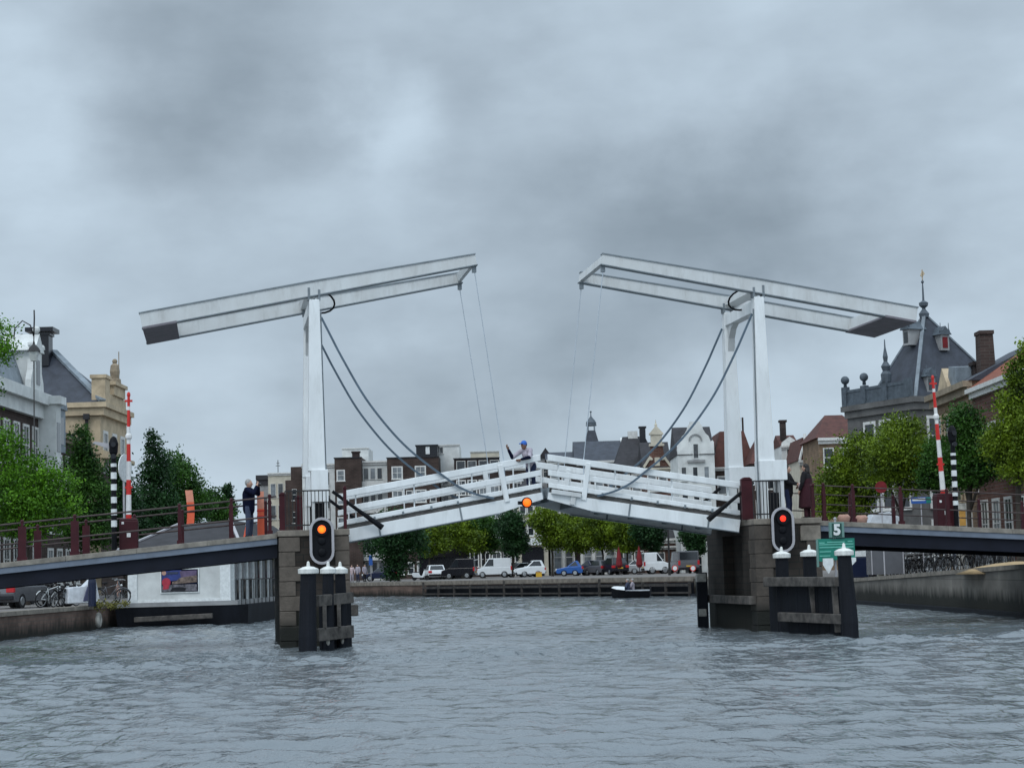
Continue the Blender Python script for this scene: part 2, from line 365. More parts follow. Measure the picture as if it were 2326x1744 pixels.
M['taill'] = mat('red_lens', (0.50, 0.02, 0.025), 0.25, 0.1)
M['yellow'] = mat('yellow_plate', (0.62, 0.36, 0.03), 0.5, 0.1)
M['cover'] = mat('grey_tarpaulin', (0.55, 0.57, 0.60), 0.7, 0.2, 3)
M['coverb'] = mat('navy_tarpaulin', (0.07, 0.075, 0.14), 0.7, 0.2, 3)
M['sand'] = mat('dry_sand', (0.40, 0.28, 0.15), 0.95, 0.25, 2.5, bump=0.3)
M['salmon'] = mat('pale_terracotta', (0.46, 0.27, 0.21), 0.85, 0.2, 6)
M['weed'] = mat('dry_weeds', (0.16, 0.15, 0.035), 0.9, 0.4, 9)
M['redcl'] = mat('red_canvas', (0.17, 0.010, 0.014), 0.8, 0.25, 3)
M['blue'] = mat('blue_sign', (0.025, 0.10, 0.36), 0.5, 0.1)
M['purple'] = mat('purple_vinyl', (0.17, 0.10, 0.34), 0.5, 0.1)
M['stoneball'] = mat('lead_ornament', (0.085, 0.105, 0.125), 0.6, 0.3, 3)
M['greystone'] = mat('dark_grey_stone', (0.13, 0.125, 0.12), 0.85, 0.3, 0.8)
M['rope'] = mat('pale_grey_rod_paint', (0.46, 0.51, 0.56), 0.6, 0.1)
M['lampglass'] = mat('lantern_glass', (0.50, 0.52, 0.50), 0.3, 0.2)
M['ochre'] = mat('ochre_panel', (0.50, 0.26, 0.055), 0.7, 0.2, 3)
# ================================================================ BRIDGE
def stadium(w, h, n=10):
    r = w/2; pts = []
    for i in range(n+1):
        a = PI*i/n; pts.append((r*math.cos(a), h/2-r + r*math.sin(a)))
    for i in range(n+1):
        a = PI+PI*i/n; pts.append((r*math.cos(a), -(h/2-r) + r*math.sin(a)))
    return pts
def ring_prism(mb, outer, inner, y0, y1, cx, cz):
    n = len(outer); vs = []
    for y in (y0, y1):
        for P in (outer, inner): vs += [(cx+p[0], y, cz+p[1]) for p in P]
    fs = []
    for i in range(n):
        j = (i+1) % n
        fs += [(i, j, n+j, n+i), (2*n+i, 3*n+i, 3*n+j, 2*n+j), (i, 2*n+i, 2*n+j, j), (n+i, n+j, 3*n+j, 3*n+i)]
    return mb.add(vs, fs)

TH = 0.162            # leaf angle
AB = 0.180            # balance beam angle
for side in 'LR':
    L_ = side == 'L'
    X = (lambda s: s) if L_ else (lambda s: S-s)
    word = 'on the side of the white floating pavilion' if L_ else 'on the side of the slate-roofed corner building'
    so, si = (-1.10, 0.87) if L_ else (-1.28, 0.73)
    # ---------------- pier
    T = thing_br('bridge_pier', ('narrow brown stone bridge pier with pale block quoins beside the black fender piles' if L_ else 'broad dark brick bridge pier behind the green number board, its niche in shadow'), 'bridge pier', X((so+si)/2), -1, 0)
    m = MB(BR); t1 = W+1.15
    m.box((X(so), -1, -1.2), (X(si-0.32), t1, 3.12))
    m.box((X(si-0.32), -1, -1.2), (X(si), 0.45, 3.12)); m.box((X(si-0.32), 2.7, -1.2), (X(si), t1, 3.12))
    m.box((X(si-0.32), 0.45, -1.2), (X(si), 2.7, 0.95)); m.box((X(si-0.32), 0.45, 2.86), (X(si), 2.7, 3.12))
    m.build('masonry', M['stone'], T)
    cols = [(so, 1), (si, -1)]
    for base, dirn in cols:
        q = MB(BR)
        for i in range(8):
            z0 = -0.25 + i*0.42; wq = (0.58 if i % 2 else 0.44)
            if not L_ and dirn == -1: wq += 0.08
            if L_ and dirn == -1: wq *= 0.9
            q.box((X(base-dirn*0.015), -1.035-0.01*(i % 3), z0), (X(base+dirn*wq), -0.3-0.1*(i % 2), z0+0.41))
        q.build('quoin_column', M['quoin'] if L_ else M['quoin_dk'], T, bevel=0.018)
    m = MB(BR); m.box((X(so-0.05), -1.07, 3.125), (X(si+0.03), t1+0.05, 3.30)); m.build('coping', M['coping'], T, bevel=0.02)
    if not L_:
        m = MB(BR); m.box((X(si+0.22), -0.9, 0.78), (X(si), 4.0, 1.03)); m.build('fender_beam', M['wale'], T, bevel=0.02)
        m = MB(BR); m.box((X(-1.28), -1.06, 2.62), (X(-0.66), -0.9, 3.06)); m.build('stone_block', M['coping'], T, bevel=0.02)
    # fence on the pier
    f = MB(BR); fa, fb = (-0.92, 0.36) if L_ else (-0.12, 0.72)
    for z in (3.42, 4.40): f.box((X(fa), -0.96, z), (X(fb), -0.93, z+0.04))
    n = int((fb-fa)/0.105)
    for i in range(n+1):
        s = fa+(fb-fa)*i/n; f.box((X(s-0.011), -0.955, 3.3), (X(s+0.011), -0.935, 4.42))
    f.build('iron_fence', M['iron'], T)
    for (s, t, wd, zt) in (((-0.98, -0.55, 0.19, 4.38), (0.80, -0.75, 0.09, 4.52), (-0.5, -0.1, 0.2, 4.3)) if L_ else ((0.72, -0.25, 0.34, 4.55), (-1.15, -0.8, 0.08, 4.3))):
        p = MB(BR); p.box((X(s-wd/2), t-0.08, 3.3), (X(s+wd/2), t+0.08, zt-0.06)); p.prism([(X(s-wd/2-0.02), zt-0.06), (X(s+wd/2+0.02), zt-0.06), (X(s+wd/4), zt+0.02), (X(s-wd/4), zt+0.02)], 'y', t-0.1, t+0.1)
        p.build('gate_post', M['maroon'], T, bevel=0.01)
    # ---------------- portal
    P = thing_br('bridge_portal', ('white drawbridge portal standing on the narrow pier next to the floating pavilion' if L_ else 'white drawbridge portal standing on the pier with the green number board'), 'drawbridge portal', X(0.0), 0, 3.3)
    for t, nm in ((0, 'n'), (W, 'f')):
        m = MB(BR); m.taper((X(0.04), t), 0.50, 0.46, 5.02, (X(0.06), t), 0.30, 0.34, 10.06)
        m.build('post', M['white'], P, bevel=0.015)
        m = MB(BR)
        if L_: m.box((X(-0.13), t-0.30, 4.12), (X(0.36), t+0.30, 5.06))
        else: m.box((X(-0.56), t-0.30, 4.47), (X(0.28), t+0.30, 5.07))
        m.build('base_casing', M['white'], P, bevel=0.015)
        m = MB(BR)
        if L_:
            m.box((X(-0.12), t-0.26, 3.3), (X(-0.02), t+0.26, 4.12)); m.box((X(0.24), t-0.26, 3.3), (X(0.34), t+0.26, 4.12))
        else:
            m.box((X(-0.45), t-0.26, 3.3), (X(-0.30), t+0.26, 4.47)); m.box((X(0.05), t-0.26, 3.3), (X(0.26), t+0.26, 4.47))
        m.build('foot', M['white2'], P)
        m = MB(BR); m.box((X(-0.02 if L_ else -0.30), t-0.2, 3.3), (X(0.24 if L_ else 0.05), t+0.2, 4.1)); m.build('dark_plinth', M['black'], P)  # black block filling the space between the feet
    m = MB(BR); m.box((X(-0.12), 0.17, 9.62), (X(0.20), W-0.17, 9.98))
    m.build('cross_beam', M['white'], P, bevel=0.012)
    for t, d in ((0.17, 1), (W-0.17, -1)):
        m = MB(BR)
        pr = [(t, 9.62), (t+d*0.75, 9.62), (t+d*0.42, 9.48), (t+d*0.16, 9.2), (t, 8.75)]
        m.prism(pr, 'x', X(-0.06), X(0.14))
        m.build('knee_brace', M['white2'], P)
    for t in (0, W):
        m = MB(BR)
        m.box((X(-0.13), t-0.14, 10.05), (X(-0.06), t+0.14, 10.42)); m.box((X(0.17), t-0.14, 10.05), (X(0.24), t+0.14, 10.36))
        m.tube((X(-0.13), t, 10.28), (X(0.25), t, 10.28), 0.07)
        m.build('bearing', M['grey_edge'], P)
    m = MB(BR); m.rings([(X(0.30), -0.12, 3.4), (X(0.31), -0.12, 5.0), (X(0.26), -0.1, 8.0), (X(0.24), -0.1, 9.7)], 0.022, 6); m.build('conduit', M['grey_edge'], P)
    m = MB(BR)
    m.rings([(X(0.1+0.62*math.sin(a)*(1 if a < 3 else 0.3)), 0.5+0.28*a, 10.15+0.30*math.cos(a*1.15)) for a in [k*0.32 for k in range(11)]], 0.03, 6)
    m.build('hose', M['black'], P, smooth=True)
    # ---------------- balance frame
    Bt = thing_br('balance_frame', ('white drawbridge balance frame whose counterweight points towards the sandstone building' if L_ else 'white drawbridge balance frame whose counterweight points towards the slate pyramid roof'), 'balance beam', X(0), 0, 10.1)
    def bpnt(k, h): return (X(k*math.cos(AB)-h*math.sin(AB)), 10.17 + k*math.sin(AB)+h*math.cos(AB))
    for t in (0, W):
        m = MB(BR)
        o = [bpnt(-5.0, 0.0), bpnt(5.0, 0.03), bpnt(5.0, 0.33), bpnt(0, 0.41), bpnt(-5.0, 0.42)]
        m.prism(o, 'y', t-0.13, t+0.13); m.build('beam', M['white2'], Bt)
        m = MB(BR)
        m.prism([bpnt(-5.02, 0.42), bpnt(0, 0.41), bpnt(5.02, 0.33), bpnt(5.02, 0.365), bpnt(0, 0.455), bpnt(-5.02, 0.455)], 'y', t-0.155, t+0.155)
        m.prism([bpnt(-5.02, -0.03), bpnt(5.02, 0.0), bpnt(5.02, 0.03), bpnt(-5.02, 0.0)], 'y', t-0.155, t+0.155)
        m.build('flange', M['grey_edge'], Bt)  # grey puts the beam's shaded underside and duller top line into the colour
    m = MB(BR); m.prism([bpnt(-4.99, 0.02), bpnt(-4.02, 0.02), bpnt(-4.02, 0.38), bpnt(-4.99, 0.38)], 'y', 0.13, W-0.13)
    cw = m.build('counterweight', M['white2'], Bt)
    m = MB(BR); m.prism([bpnt(-5.0, -0.045), bpnt(-4.0, -0.045), bpnt(-4.0, 0.018), bpnt(-5.0, 0.018)], 'y', -0.157, W+0.157); m.build('bottom_plate', M['cw'], cw)
    m = MB(BR); m.prism([bpnt(4.86, 0.06), bpnt(4.99, 0.06), bpnt(4.99, 0.30), bpnt(4.86, 0.30)], 'y', 0.13, W-0.13); m.build('end_bar', M['white2'], Bt)
    m = MB(BR); m.prism([bpnt(-0.18, 0.10), bpnt(0.18, 0.10), bpnt(0.18, 0.34), bpnt(-0.18, 0.34)], 'y', 0.13, W-0.13); m.build('pivot_bar', M['white2'], Bt)
    m = MB(BR)
    for t in (0.02, W-0.02):
        p = bpnt(4.9, -0.12); m.box((p[0]-0.06, t-0.07, p[1]-0.06), (p[0]+0.06, t+0.07, p[1]+0.14))
    m.build('hanger_shackle', M['grey_edge'], Bt)
    # ---------------- leaf
    Lf = thing_br('bascule_leaf', ('raised white bridge leaf the capped man stands on, rising from the narrow pier' if L_ else 'raised white bridge leaf rising from the pier with the green number board'), 'bridge leaf', X(0.85), 0, 3.34)
    c_, s_ = math.cos(TH), math.sin(TH)
    def lp(a, h): return (X(0.85+a*c_-h*s_), 3.34+a*s_+h*c_)
    def lbox(m, a0, a1, t0, t1_, h0, h1):
        m.prism([lp(a0, h0), lp(a1, h0), lp(a1, h1), lp(a0, h1)], 'y', t0, t1_); return m
    TN, TF = 0.10, W-0.10
    tt_ = math.tan(TH)
    LA = 5.93
    for t in (TN, TF):
        m = MB(BR); m.prism([lp(0.0, -0.40), lp(4.6, -0.40), lp(LA, -0.24), lp(LA, -0.03), lp(0.0, -0.03)], 'y', t-0.05, t+0.07)
        g = m.build('girder', M['white'], Lf, bevel=0.008)
        m = MB(BR)
        lbox(m, 0, 4.6, t-0.10, t+0.12, -0.425, -0.40); lbox(m, 0.95, 1.0, t-0.066, t-0.05, -0.4, -0.03); lbox(m, 3.4, 3.45, t-0.066, t-0.05, -0.4, -0.03)
        m.build('girder_flange', M['grey_edge'], g)
    m = MB(BR); lbox(m, 0.0, LA, TN+0.02, TF-0.02, -0.028, 0.10); m.build('deck', M['deckwood'], Lf)
    m = MB(BR)
    for a in (0.5, 1.6, 2.7, 3.8, 4.9, 5.8): lbox(m, a-0.06, a+0.06, TN+0.08, TF-0.08, -0.30, -0.03)
    m.build('cross_bearer', M['grey_edge'], Lf)
    for t in (TN, TF):
        d = -1 if t == TN else 1
        for h0, h1, w_ in ((0.90, 1.09, 0.12), (0.465, 0.635, 0.08), (0.11, 0.25, 0.08)):
            m = MB(BR); m.prism([lp(h0*tt_, h0), lp(LA-0.01+h0*tt_, h0), lp(LA-0.01+h1*tt_, h1), lp(h1*tt_, h1)], 'y', t-w_/2, t+w_/2); m.build('rail', M['white'], Lf, bevel=0.015)
        for a in (0.35, 2.1, 3.85, 5.6):
            m = MB(BR); p_ = lp(a, 0.1); m.box((p_[0]-0.018, t-d*0.10-0.03, p_[1]), (p_[0]+0.018, t-d*0.10+0.03, p_[1]+0.86)); m.build('railing_post', M['white'], Lf)
        m = MB(BR)
        for a in (0.9, 1.75, 2.6, 3.4, 4.3): lbox(m, a-0.03, a+0.03, t-0.06, t+0.06, 0.08, 0.18)
        m.build('kerb_bracket', M['grey_edge'], Lf)
        # curved rack from the portal top down to the leaf
        tt = -0.02 if t == TN else W+0.02
        rk = [(0.26, 9.55), (0.55, 8.95), (0.82, 8.40), (1.40, 7.33), (1.90, 6.60), (2.48, 5.90), (3.05, 5.36), (3.75, 4.82), (4.23, 4.47), (4.75, 4.24), (5.25, 4.12)]
        m = MB(BR); sm = []
        for i_ in range(len(rk)-1):
            q = [Vector(rk[max(0, min(len(rk)-1, i_+j_))]) for j_ in (-1, 0, 1, 2)]
            for u in (0, .25, .5, .75): sm.append(0.5*((2*q[1])+(q[2]-q[0])*u+(2*q[0]-5*q[1]+4*q[2]-q[3])*u*u+(3*q[1]-q[0]-3*q[2]+q[3])*u**3))
        sm.append(Vector(rk[-1])); m.rings([(X(p[0]), tt, p[1]) for p in sm], 0.042, 4)
        m.build('curved_rack', M['cable'], Lf)
        m = MB(BR); p0 = bpnt(4.9, -0.15)
        m.rings([(p0[0], tt, p0[1]), (X(5.60), t-d*0.02, 5.2), (X(5.63), t-d*0.02, 4.1)], [0.013, 0.013, 0.02], 6); m.build('hanger_rod', M['rope'], Lf)
        m = MB(BR); lbox(m, 4.77, 4.92, t-0.09, t+0.09, -0.12, 1.0); m.build('hanger_socket', M['white'], Lf, bevel=0.015)
        m = MB(BR); dd = t+d*0.30
        m.rings([(X(0.48), dd, 4.42), (X(1.2), dd, 3.87), (X(1.92), dd, 3.33)], [0.05, 0.055, 0.09], 8); m.build('strut', M['black'], Lf, smooth=False)
    m = MB(BR); lbox(m, LA-0.02, LA+0.03, TN-0.04, TF+0.04, -0.2, 0.11); m.build('end_plate', M['grey_edge'], Lf)
    if not L_:
        m = MB(BR); lbox(m, 4.95, 5.85, TN-0.16, TN-0.05, -0.06, 0.07); lbox(m, 5.1, 5.25, TN-0.13, TN-0.05, -0.3, -0.06); m.build('latch', M['white2'], Lf, bevel=0.01)
    # ---------------- approach span
    A = thing_br('approach_span', ('dark steel approach span sloping down over the white floating pavilion' if L_ else 'dark steel approach span passing behind the green number board'), 'bridge span', X(so), -0.7, 2.5)
    sl = 0.0823 if L_ else 0.0650
    z0 = 3.235 if L_ else 3.215
    sA = so-0.055; sB = -13.0 if L_ else -13.5
    def ap(s, h): return (X(s), z0 + (s-so)*sl + h)
    def abox(m, s0, s1, t0, t1_, h0, h1): m.prism([ap(s0, h0), ap(s1, h0), ap(s1, h1), ap(s0, h1)], 'y', t0, t1_); return m
    TA, TB = -0.70, W+0.75
    for t, d in ((TA, 1), (TB, -1)):
        k = MB(BR); n = 6
        for i in range(n):
            s0 = sA+(sB-sA)*i/n; s1 = sA+(sB-sA)*(i+1)/n
            abox(k, s0-0.004*(1 if s1 < s0 else -1), s1, t-d*0.03, t+d*0.30, -0.145, 0.0)
        k.build('kerb', M['curb'], A, bevel=0.01)
        m = MB(BR); abox(m, sA, sB, t, t+d*0.25, -0.31, -0.148); m.build('flange', M['flange'], A)
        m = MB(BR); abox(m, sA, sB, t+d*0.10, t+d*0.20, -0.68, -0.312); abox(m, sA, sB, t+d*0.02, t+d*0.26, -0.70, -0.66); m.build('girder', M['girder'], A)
    m = MB(BR); abox(m, sA, sB, TA+0.27, TB-0.27, -0.30, -0.05); m.build('road_deck', M['asphalt'], A)
    ps = [-1.35, -2.44, -3.91, -5.37, -6.83, -8.28, -9.74, -11.2] if L_ else [-1.57, -2.48, -3.98, -5.45, -6.93, -8.4, -9.9, -11.4]
    for t in (TA+0.12, TB-0.12):
        for i, s in enumerate(ps):
            if t < 0 and abs(s-(-5.37 if L_ else -6.93)) < 0.1: continue     # the barrier cabinet stands here
            wide = (0.095 if not (L_ and s < -6) else 0.22)
            m = MB(BR); z_ = ap(s, 0)[1]
            m.box((X(s-wide/2), t-0.06, z_-0.02), (X(s+wide/2), t+0.06, z_+0.96)); m.box((X(s-wide/2-0.03), t-0.08, z_-0.02), (X(s+wide/2+0.03), t+0.08, z_+0.10))
            m.box((X(s-0.035), t-0.04, z_+0.96), (X(s+0.035), t+0.04, z_+1.10)); m.ball((X(s), t, z_+1.10), 0.055, 8)
            m.build('railing_post', M['maroon'], A)
        for h in (1.06, 0.50):
            m = MB(BR); pts = [ap(sA, h), ap(sB, h)]
            m.tube((pts[0][0], t, pts[0][1]), (pts[1][0], t, pts[1][1]), 0.03 if L_ else 0.022, n=6); m.build('rail', M['rail'], A)
    # ---------------- navigation signal
    cs, czz = (0.09, 2.97) if L_ else (13.66, 2.955)
    Sg = thing_br('navigation_signal', ('black oval traffic light with grey rim, glowing orange, on the narrow pier' if L_ else 'black oval traffic light with grey rim, glowing red, left of the green number board'), 'signal light', cs, -1.2, czz)
    m = MB(BR); o = stadium(0.70, 1.34); inn = stadium(0.55, 1.19)
    m.prism([(cs+p[0]*0.985, czz+p[1]*0.99) for p in o], 'y', -1.28, -1.20); m.build('board', M['black'], Sg)
    m = MB(BR); ring_prism(m, o, inn, -1.33, -1.285, cs, czz); m.build('rim', M['sigframe'], Sg, bevel=0.006)
    for j, dz in enumerate((0.33, 0.0, -0.33)):
        lz = czz+dz
        if j == 0:
            o_ = MB(BR); lp_ = BR @ Vector((cs, -1.31, lz))
            v = MB(Matrix.Translation(lp_) @ Matrix.Rotation(YAW, 4, 'Z')); v.ball((0, 0, 0), 0.165 if L_ else 0.15, 16, (1, 0.35, 1))
            lo = v.build('lit_lens', lampmat('lamp_'+side, (1.0, 0.36, 0.012) if L_ else (1.0, 0.055, 0.012), (0.95, 0.03, 0.004) if L_ else (0.85, 0.006, 0.003), 1.15, 0.165 if L_ else 0.15), Sg, smooth=True)
            # keep the lens' own origin at its centre so that its material measures from there
            me = lo.data; c0 = MW[Sg.name].inverted() @ lp_
            me.transform(Matrix.Translation(-c0)); lo.location = c0
            m = MB(BR); m.rings([(cs, -1.285, lz), (cs, -1.35, lz)], [0.185, 0.185], 16); m.build('lens_hood', M['black'], Sg)
        else:
            m = MB(BR); m.ball((cs, -1.285, lz), 0.12, 14, (1, 0.3, 1)); m.build('dark_lens', M['black'], Sg, smooth=True)
    m = MB(BR); m.box((cs-0.06, -1.22, czz-0.25), (cs+0.06, -1.0, czz-0.15)); m.box((cs-0.06, -1.22, czz+0.05), (cs+0.06, -1.0, czz+0.15)); m.build('bracket', M['sigframe'], Sg)

# amber lamp under the crown of the leaves
lc = (6.16, -0.50, 3.955)
T = thing_br('navigation_lamp', 'round amber lamp glowing under the joint of the two raised leaves', 'signal lamp', *lc)
m = MB(BR); m.rings([(lc[0], lc[1]+0.02, lc[2]), (lc[0], lc[1]+0.2, lc[2])], [0.16, 0.14], 18); m.box((lc[0]-0.25, lc[1]+0.1, lc[2]-0.05), (lc[0]-0.1, lc[1]+0.18, lc[2]+0.05)); m.build('housing', M['black'], T)
lw = BR @ Vector(lc); v = MB(Matrix.Translation(lw) @ Matrix.Rotation(YAW, 4, 'Z')); v.ball((0, 0, 0), 0.125, 16, (1, 0.4, 1))
lo = v.build('lit_lens', lampmat('lamp_M', (1.0, 0.23, 0.005), (0.95, 0.12, 0.003), 1.0, 0.125), T, smooth=True)
c0 = MW[T.name].inverted() @ lw; lo.data.transform(Matrix.Translation(-c0)); lo.location = c0

# ---------------------------------------------------------------- fender piles
def pile(name, label, loc, r, top, lean=(0, 0), r_top=None, cap=True, shell=True, group='tarred mooring piles around the bridge piers'):
    T = thing(name, label, 'mooring pile', (loc[0], loc[1], 0), 0, group)
    m = MB(Matrix.Translation((loc[0], loc[1], 0)))
    rt = r_top or r*0.8
    m.rings([(0, 0, -1.2), (0, 0, 0.4), (lean[0]*0.5, lean[1]*0.5, 1.3), (lean[0], lean[1], top)], [r, r, (r+rt)/2, rt], 14)
    m.build('shaft', M['timber'], T, smooth=False)
    if cap:
        m = MB(Matrix.Translation((loc[0]+lean[0], loc[1]+lean[1], top))); m.lathe([(rt*0.9, -0.02), (rt+0.07, 0.0), (rt+0.075, 0.11), (rt*0.75, 0.17), (0.05, 0.19), (0.035, 0.30), (0.01, 0.32)], n=16)
        m.build('cap', M['capw'], T, smooth=False, bevel=0.0)
    if shell:
        m = MB(Matrix.Translation((loc[0], loc[1], 0))); m.ball((0.02, -r*0.98, 0.22), r*0.42, 8, (0.7, 0.35, 1.5)); m.build('worn_patch', M['shell'], T, smooth=True)
    return T
# beside the narrow pier: one big pile in front, two behind to the right
pile('mooring_pile', 'thick black pile with white cap standing foremost under the orange oval traffic light', (-5.60, 51.2), 0.24, 2.06, (0.04, 0.1), 0.205, shell=False)
pile('mooring_pile', 'white-capped black pile in the middle of the three beside the narrow pier', (-5.17, 52.3), 0.17, 2.05, (0.03, 0.1), 0.15)
pile('mooring_pile', 'white-capped black pile nearest the channel beside the narrow pier', (-4.86, 53.1), 0.17, 2.04, (-0.02, 0), 0.14)
def wale(label, p0, p1, w, h, group='weathered timber wales bolted to the mooring piles'):
    c = (Vector(p0)+Vector(p1))/2
    o = MB(); o.bar(p0, p1, w, h); ob = o.build('fender_wale', M['wale'], None, bevel=0.02)
    return tag(ob, label, 'timber beam', group)
wale('upper weathered timber beam across the piles of the narrow pier', (-5.38, 51.6, 1.32), (-4.62, 53.5, 1.36), 0.16, 0.30)
wale('lower weathered timber beam across the piles of the narrow pier, just above the water', (-5.40, 51.5, 0.42), (-4.62, 53.3, 0.44), 0.18, 0.34)
for i, (x, y, lb) in enumerate(((-5.20, 51.80, "pale upright timber between the narrow pier's two beams, on the thick pile's side"), (-4.88, 52.5, "pale upright timber between the narrow pier's two beams, on the channel side"))):
    o = MB(); o.bar((x, y, 0.58), (x, y, 1.2), 0.10, 0.13); tag(o.build('fender_upright', M['wale'], None, bevel=0.01), lb, 'timber post')
o = MB(Matrix.Translation((-4.78, 55.2, 0.98))); o.box((-0.18, -0.12, -0.16), (0.2, 0.12, 0.16)); tag(o.build('fender_block', M['wale'], None, bevel=0.03), 'small grey timber block sticking out of the narrow pier towards the channel', 'timber block')
# in front of the broad pier
pile('mooring_pile', 'white-capped black pile below the red oval traffic light', (7.62, 55.6), 0.20, 2.13, (0.02, 0), 0.185)
pile('mooring_pile', 'white-capped black pile between the red oval traffic light and the green board', (8.18, 53.9), 0.20, 2.15, (0.0, 0), 0.185)
pile('mooring_pile', 'thick black pile with white cap standing foremost in front of the green board', (8.66, 50.6), 0.225, 2.14, (-0.05, 0.1), 0.185, shell=False)
wale('upper weathered timber beam across the piles of the broad pier', (7.20, 55.9, 1.45), (8.50, 51.2, 1.45), 0.2, 0.26)
wale('lower weathered timber beam across the piles of the broad pier', (7.46, 55.0, 0.46), (8.62, 50.95, 0.46), 0.2, 0.26)
o = MB(); o.bar((8.16, 53.2, 0.56), (8.10, 53.2, 1.34), 0.16, 0.2); tag(o.build('fender_upright', M['wale'], None, bevel=0.02), 'grey upright timber between the two beams of the broad pier, in the middle', 'timber post')
o = MB(); o.bar((8.50, 51.6, 0.1), (8.46, 51.6, 1.34), 0.14, 0.2); tag(o.build('fender_upright', M['wale'], None, bevel=0.02), 'pale upright timber between the two beams of the broad pier, beside the thick pile', 'timber post')
for lb, p0, p1, zt in (('black boards added for the dark behind the piles of the narrow pier', (-5.35, 52.2, 0), (-4.70, 53.9, 0), 1.28), ('black boards added for the dark behind the piles of the broad pier', (7.35, 56.2, 0), (8.62, 51.6, 0), 1.36)):
    o = MB(); a_, b_ = Vector(p0), Vector(p1); n_ = 7
    for i in range(n_):
        q0 = a_+(b_-a_)*(i/n_); q1 = a_+(b_-a_)*((i+0.97)/n_); zz = zt-0.05*((i*37) % 5)/5
        o.bar((q0.x, q0.y, (zz-1)/2), (q1.x, q1.y, (zz-1)/2), 0.09, zz+1)
    tag(o.build('dark_backing', M['timber'], None), lb, 'dark board')  # black boards added so the spaces between the piles read dark
# white-banded post at the far edge of the broad pier
a = at(1591, 1300, 61.8)
T = thing('fender_post', 'dark fender post with pale worn bands at the channel edge of the broad pier', 'fender post', (a.x, a.y, 0))
m = MB(Matrix.Translation((a.x, a.y, 0))); m.box((-0.14, -0.14, -1), (0.20, 0.14, 1.75)); m.build('shaft', M['timber'], T, bevel=0.03)
m = MB(Matrix.Translation((a.x, a.y, 0))); m.box((-0.15, -0.16, 1.45), (0.17, 0.16, 1.72)); m.box((-0.12, -0.155, 0.35), (0.14, 0.1, 0.6)); m.build('worn_band', M['shell'], T, bevel=0.03)

# ---------------------------------------------------------------- number sign and green board
def curve_text(s, size, ext, F, name, m, parent, bold=0.0):
    cu = bpy.data.curves.new(name, 'FONT'); cu.body = s; cu.size = size; cu.extrude = ext; cu.align_x = 'CENTER'; cu.align_y = 'CENTER'; cu.offset = bold; cu.resolution_u = 3
    ob = bpy.data.objects.new('tmp', cu); col.objects.link(ob)
    dg = bpy.context.evaluated_depsgraph_get(); me = bpy.data.meshes.new_from_object(ob.evaluated_get(dg))
    bpy.data.objects.remove(ob); bpy.data.curves.remove(cu)
    T = (MW[parent.name].inverted() if parent else I4) @ F @ Matrix.Rotation(PI/2, 4, 'X')
    me.transform(T); me.materials.clear(); me.materials.append(m)
    o = bpy.data.objects.new(name, me); col.objects.link(o)
    if parent: o.parent = parent; MW[o.name] = MW[parent.name]
    return o
D = 51.9
def pl(px, py): p = at(px, py, D); return p
c = pl(1901, 1246); rzS = 0.06
F = Matrix.Translation(c) @ Matrix.Rotation(rzS, 4, 'Z')
k = D/FOC
T = thing('number_sign', 'small dark green sign with a white 5 on top of the wide green board', 'sign', pl(1901.5, 1221), rzS)
Fs = MW[T.name]
m = MB(Fs); m.box((-16.5*k, -0.03, 0.004), (16.5*k, 0.12, 35*k)); m.build('panel', M['gtrim'], T, bevel=0.008)
m = MB(Fs); m.box((-11.5*k, -0.045, 2*k), (10.5*k, -0.031, 32.5*k)); m.build('face', M['dgreen'], T)
curve_text('5', 33*k, 0.006, Fs @ Matrix.Translation((-0.4*k, -0.052, 17*k)), 'numeral', M['signw'], T, 0.018)
m = MB(Fs); m.tube((-3*k, 0.0, 35*k), (-3*k, 0, 40*k), 0.03); m.ball((-3*k, 0, 43*k), 0.045, 8); m.tube((-3*k, 0.17, -2.6), (-3*k, 0.17, 33*k), 0.03); m.build('pole', M['sigframe'], T)
T = thing('notice_board', 'wide green board with pale lines of text behind the thick white-capped pile', 'notice board', pl(1901, 1274), rzS)
Fb = MW[T.name]
m = MB(Fb); m.prism([(-43*k, 3*k), (-36*k, 0), (43*k, 6*k), (43*k, 51*k), (-43*k, 51*k)], 'y', 0.03, 0.08); m.build('panel', M['green'], T)
m = MB(Fb); m.box((-44.5*k, 0.022, -12*k), (-40.5*k, 0.10, 50*k)); m.build('edge_strip', M['gtrim'], T)
for i, (x0, x1, z) in enumerate(((-38, -26, 42), (-20, 20, 43), (27, 38, 44), (-38, 40, 38), (-38, 40, 31.5), (-38, -12, 22), (-38, -14, 12.5))):
    m = MB(Fb); m.box((x0*k, 0.018, (z-1.1)*k), (x1*k, 0.029, (z+1.1)*k)); m.build('text_line', M['gline'], T)
for x0, x1, zb, zs in ((-32, -8, -28, -8), (22, 44, -12, -1)):
    m = MB(Fb); xc = (x0+x1)/2
    m.prism([(x0*k, 7*k), (x1*k, 7*k), (x1*k, zs*k), (xc*k, zb*k), (x0*k, zs*k)], 'y', 0.0, 0.016); m.build('arrow_panel', M['signw'], T)

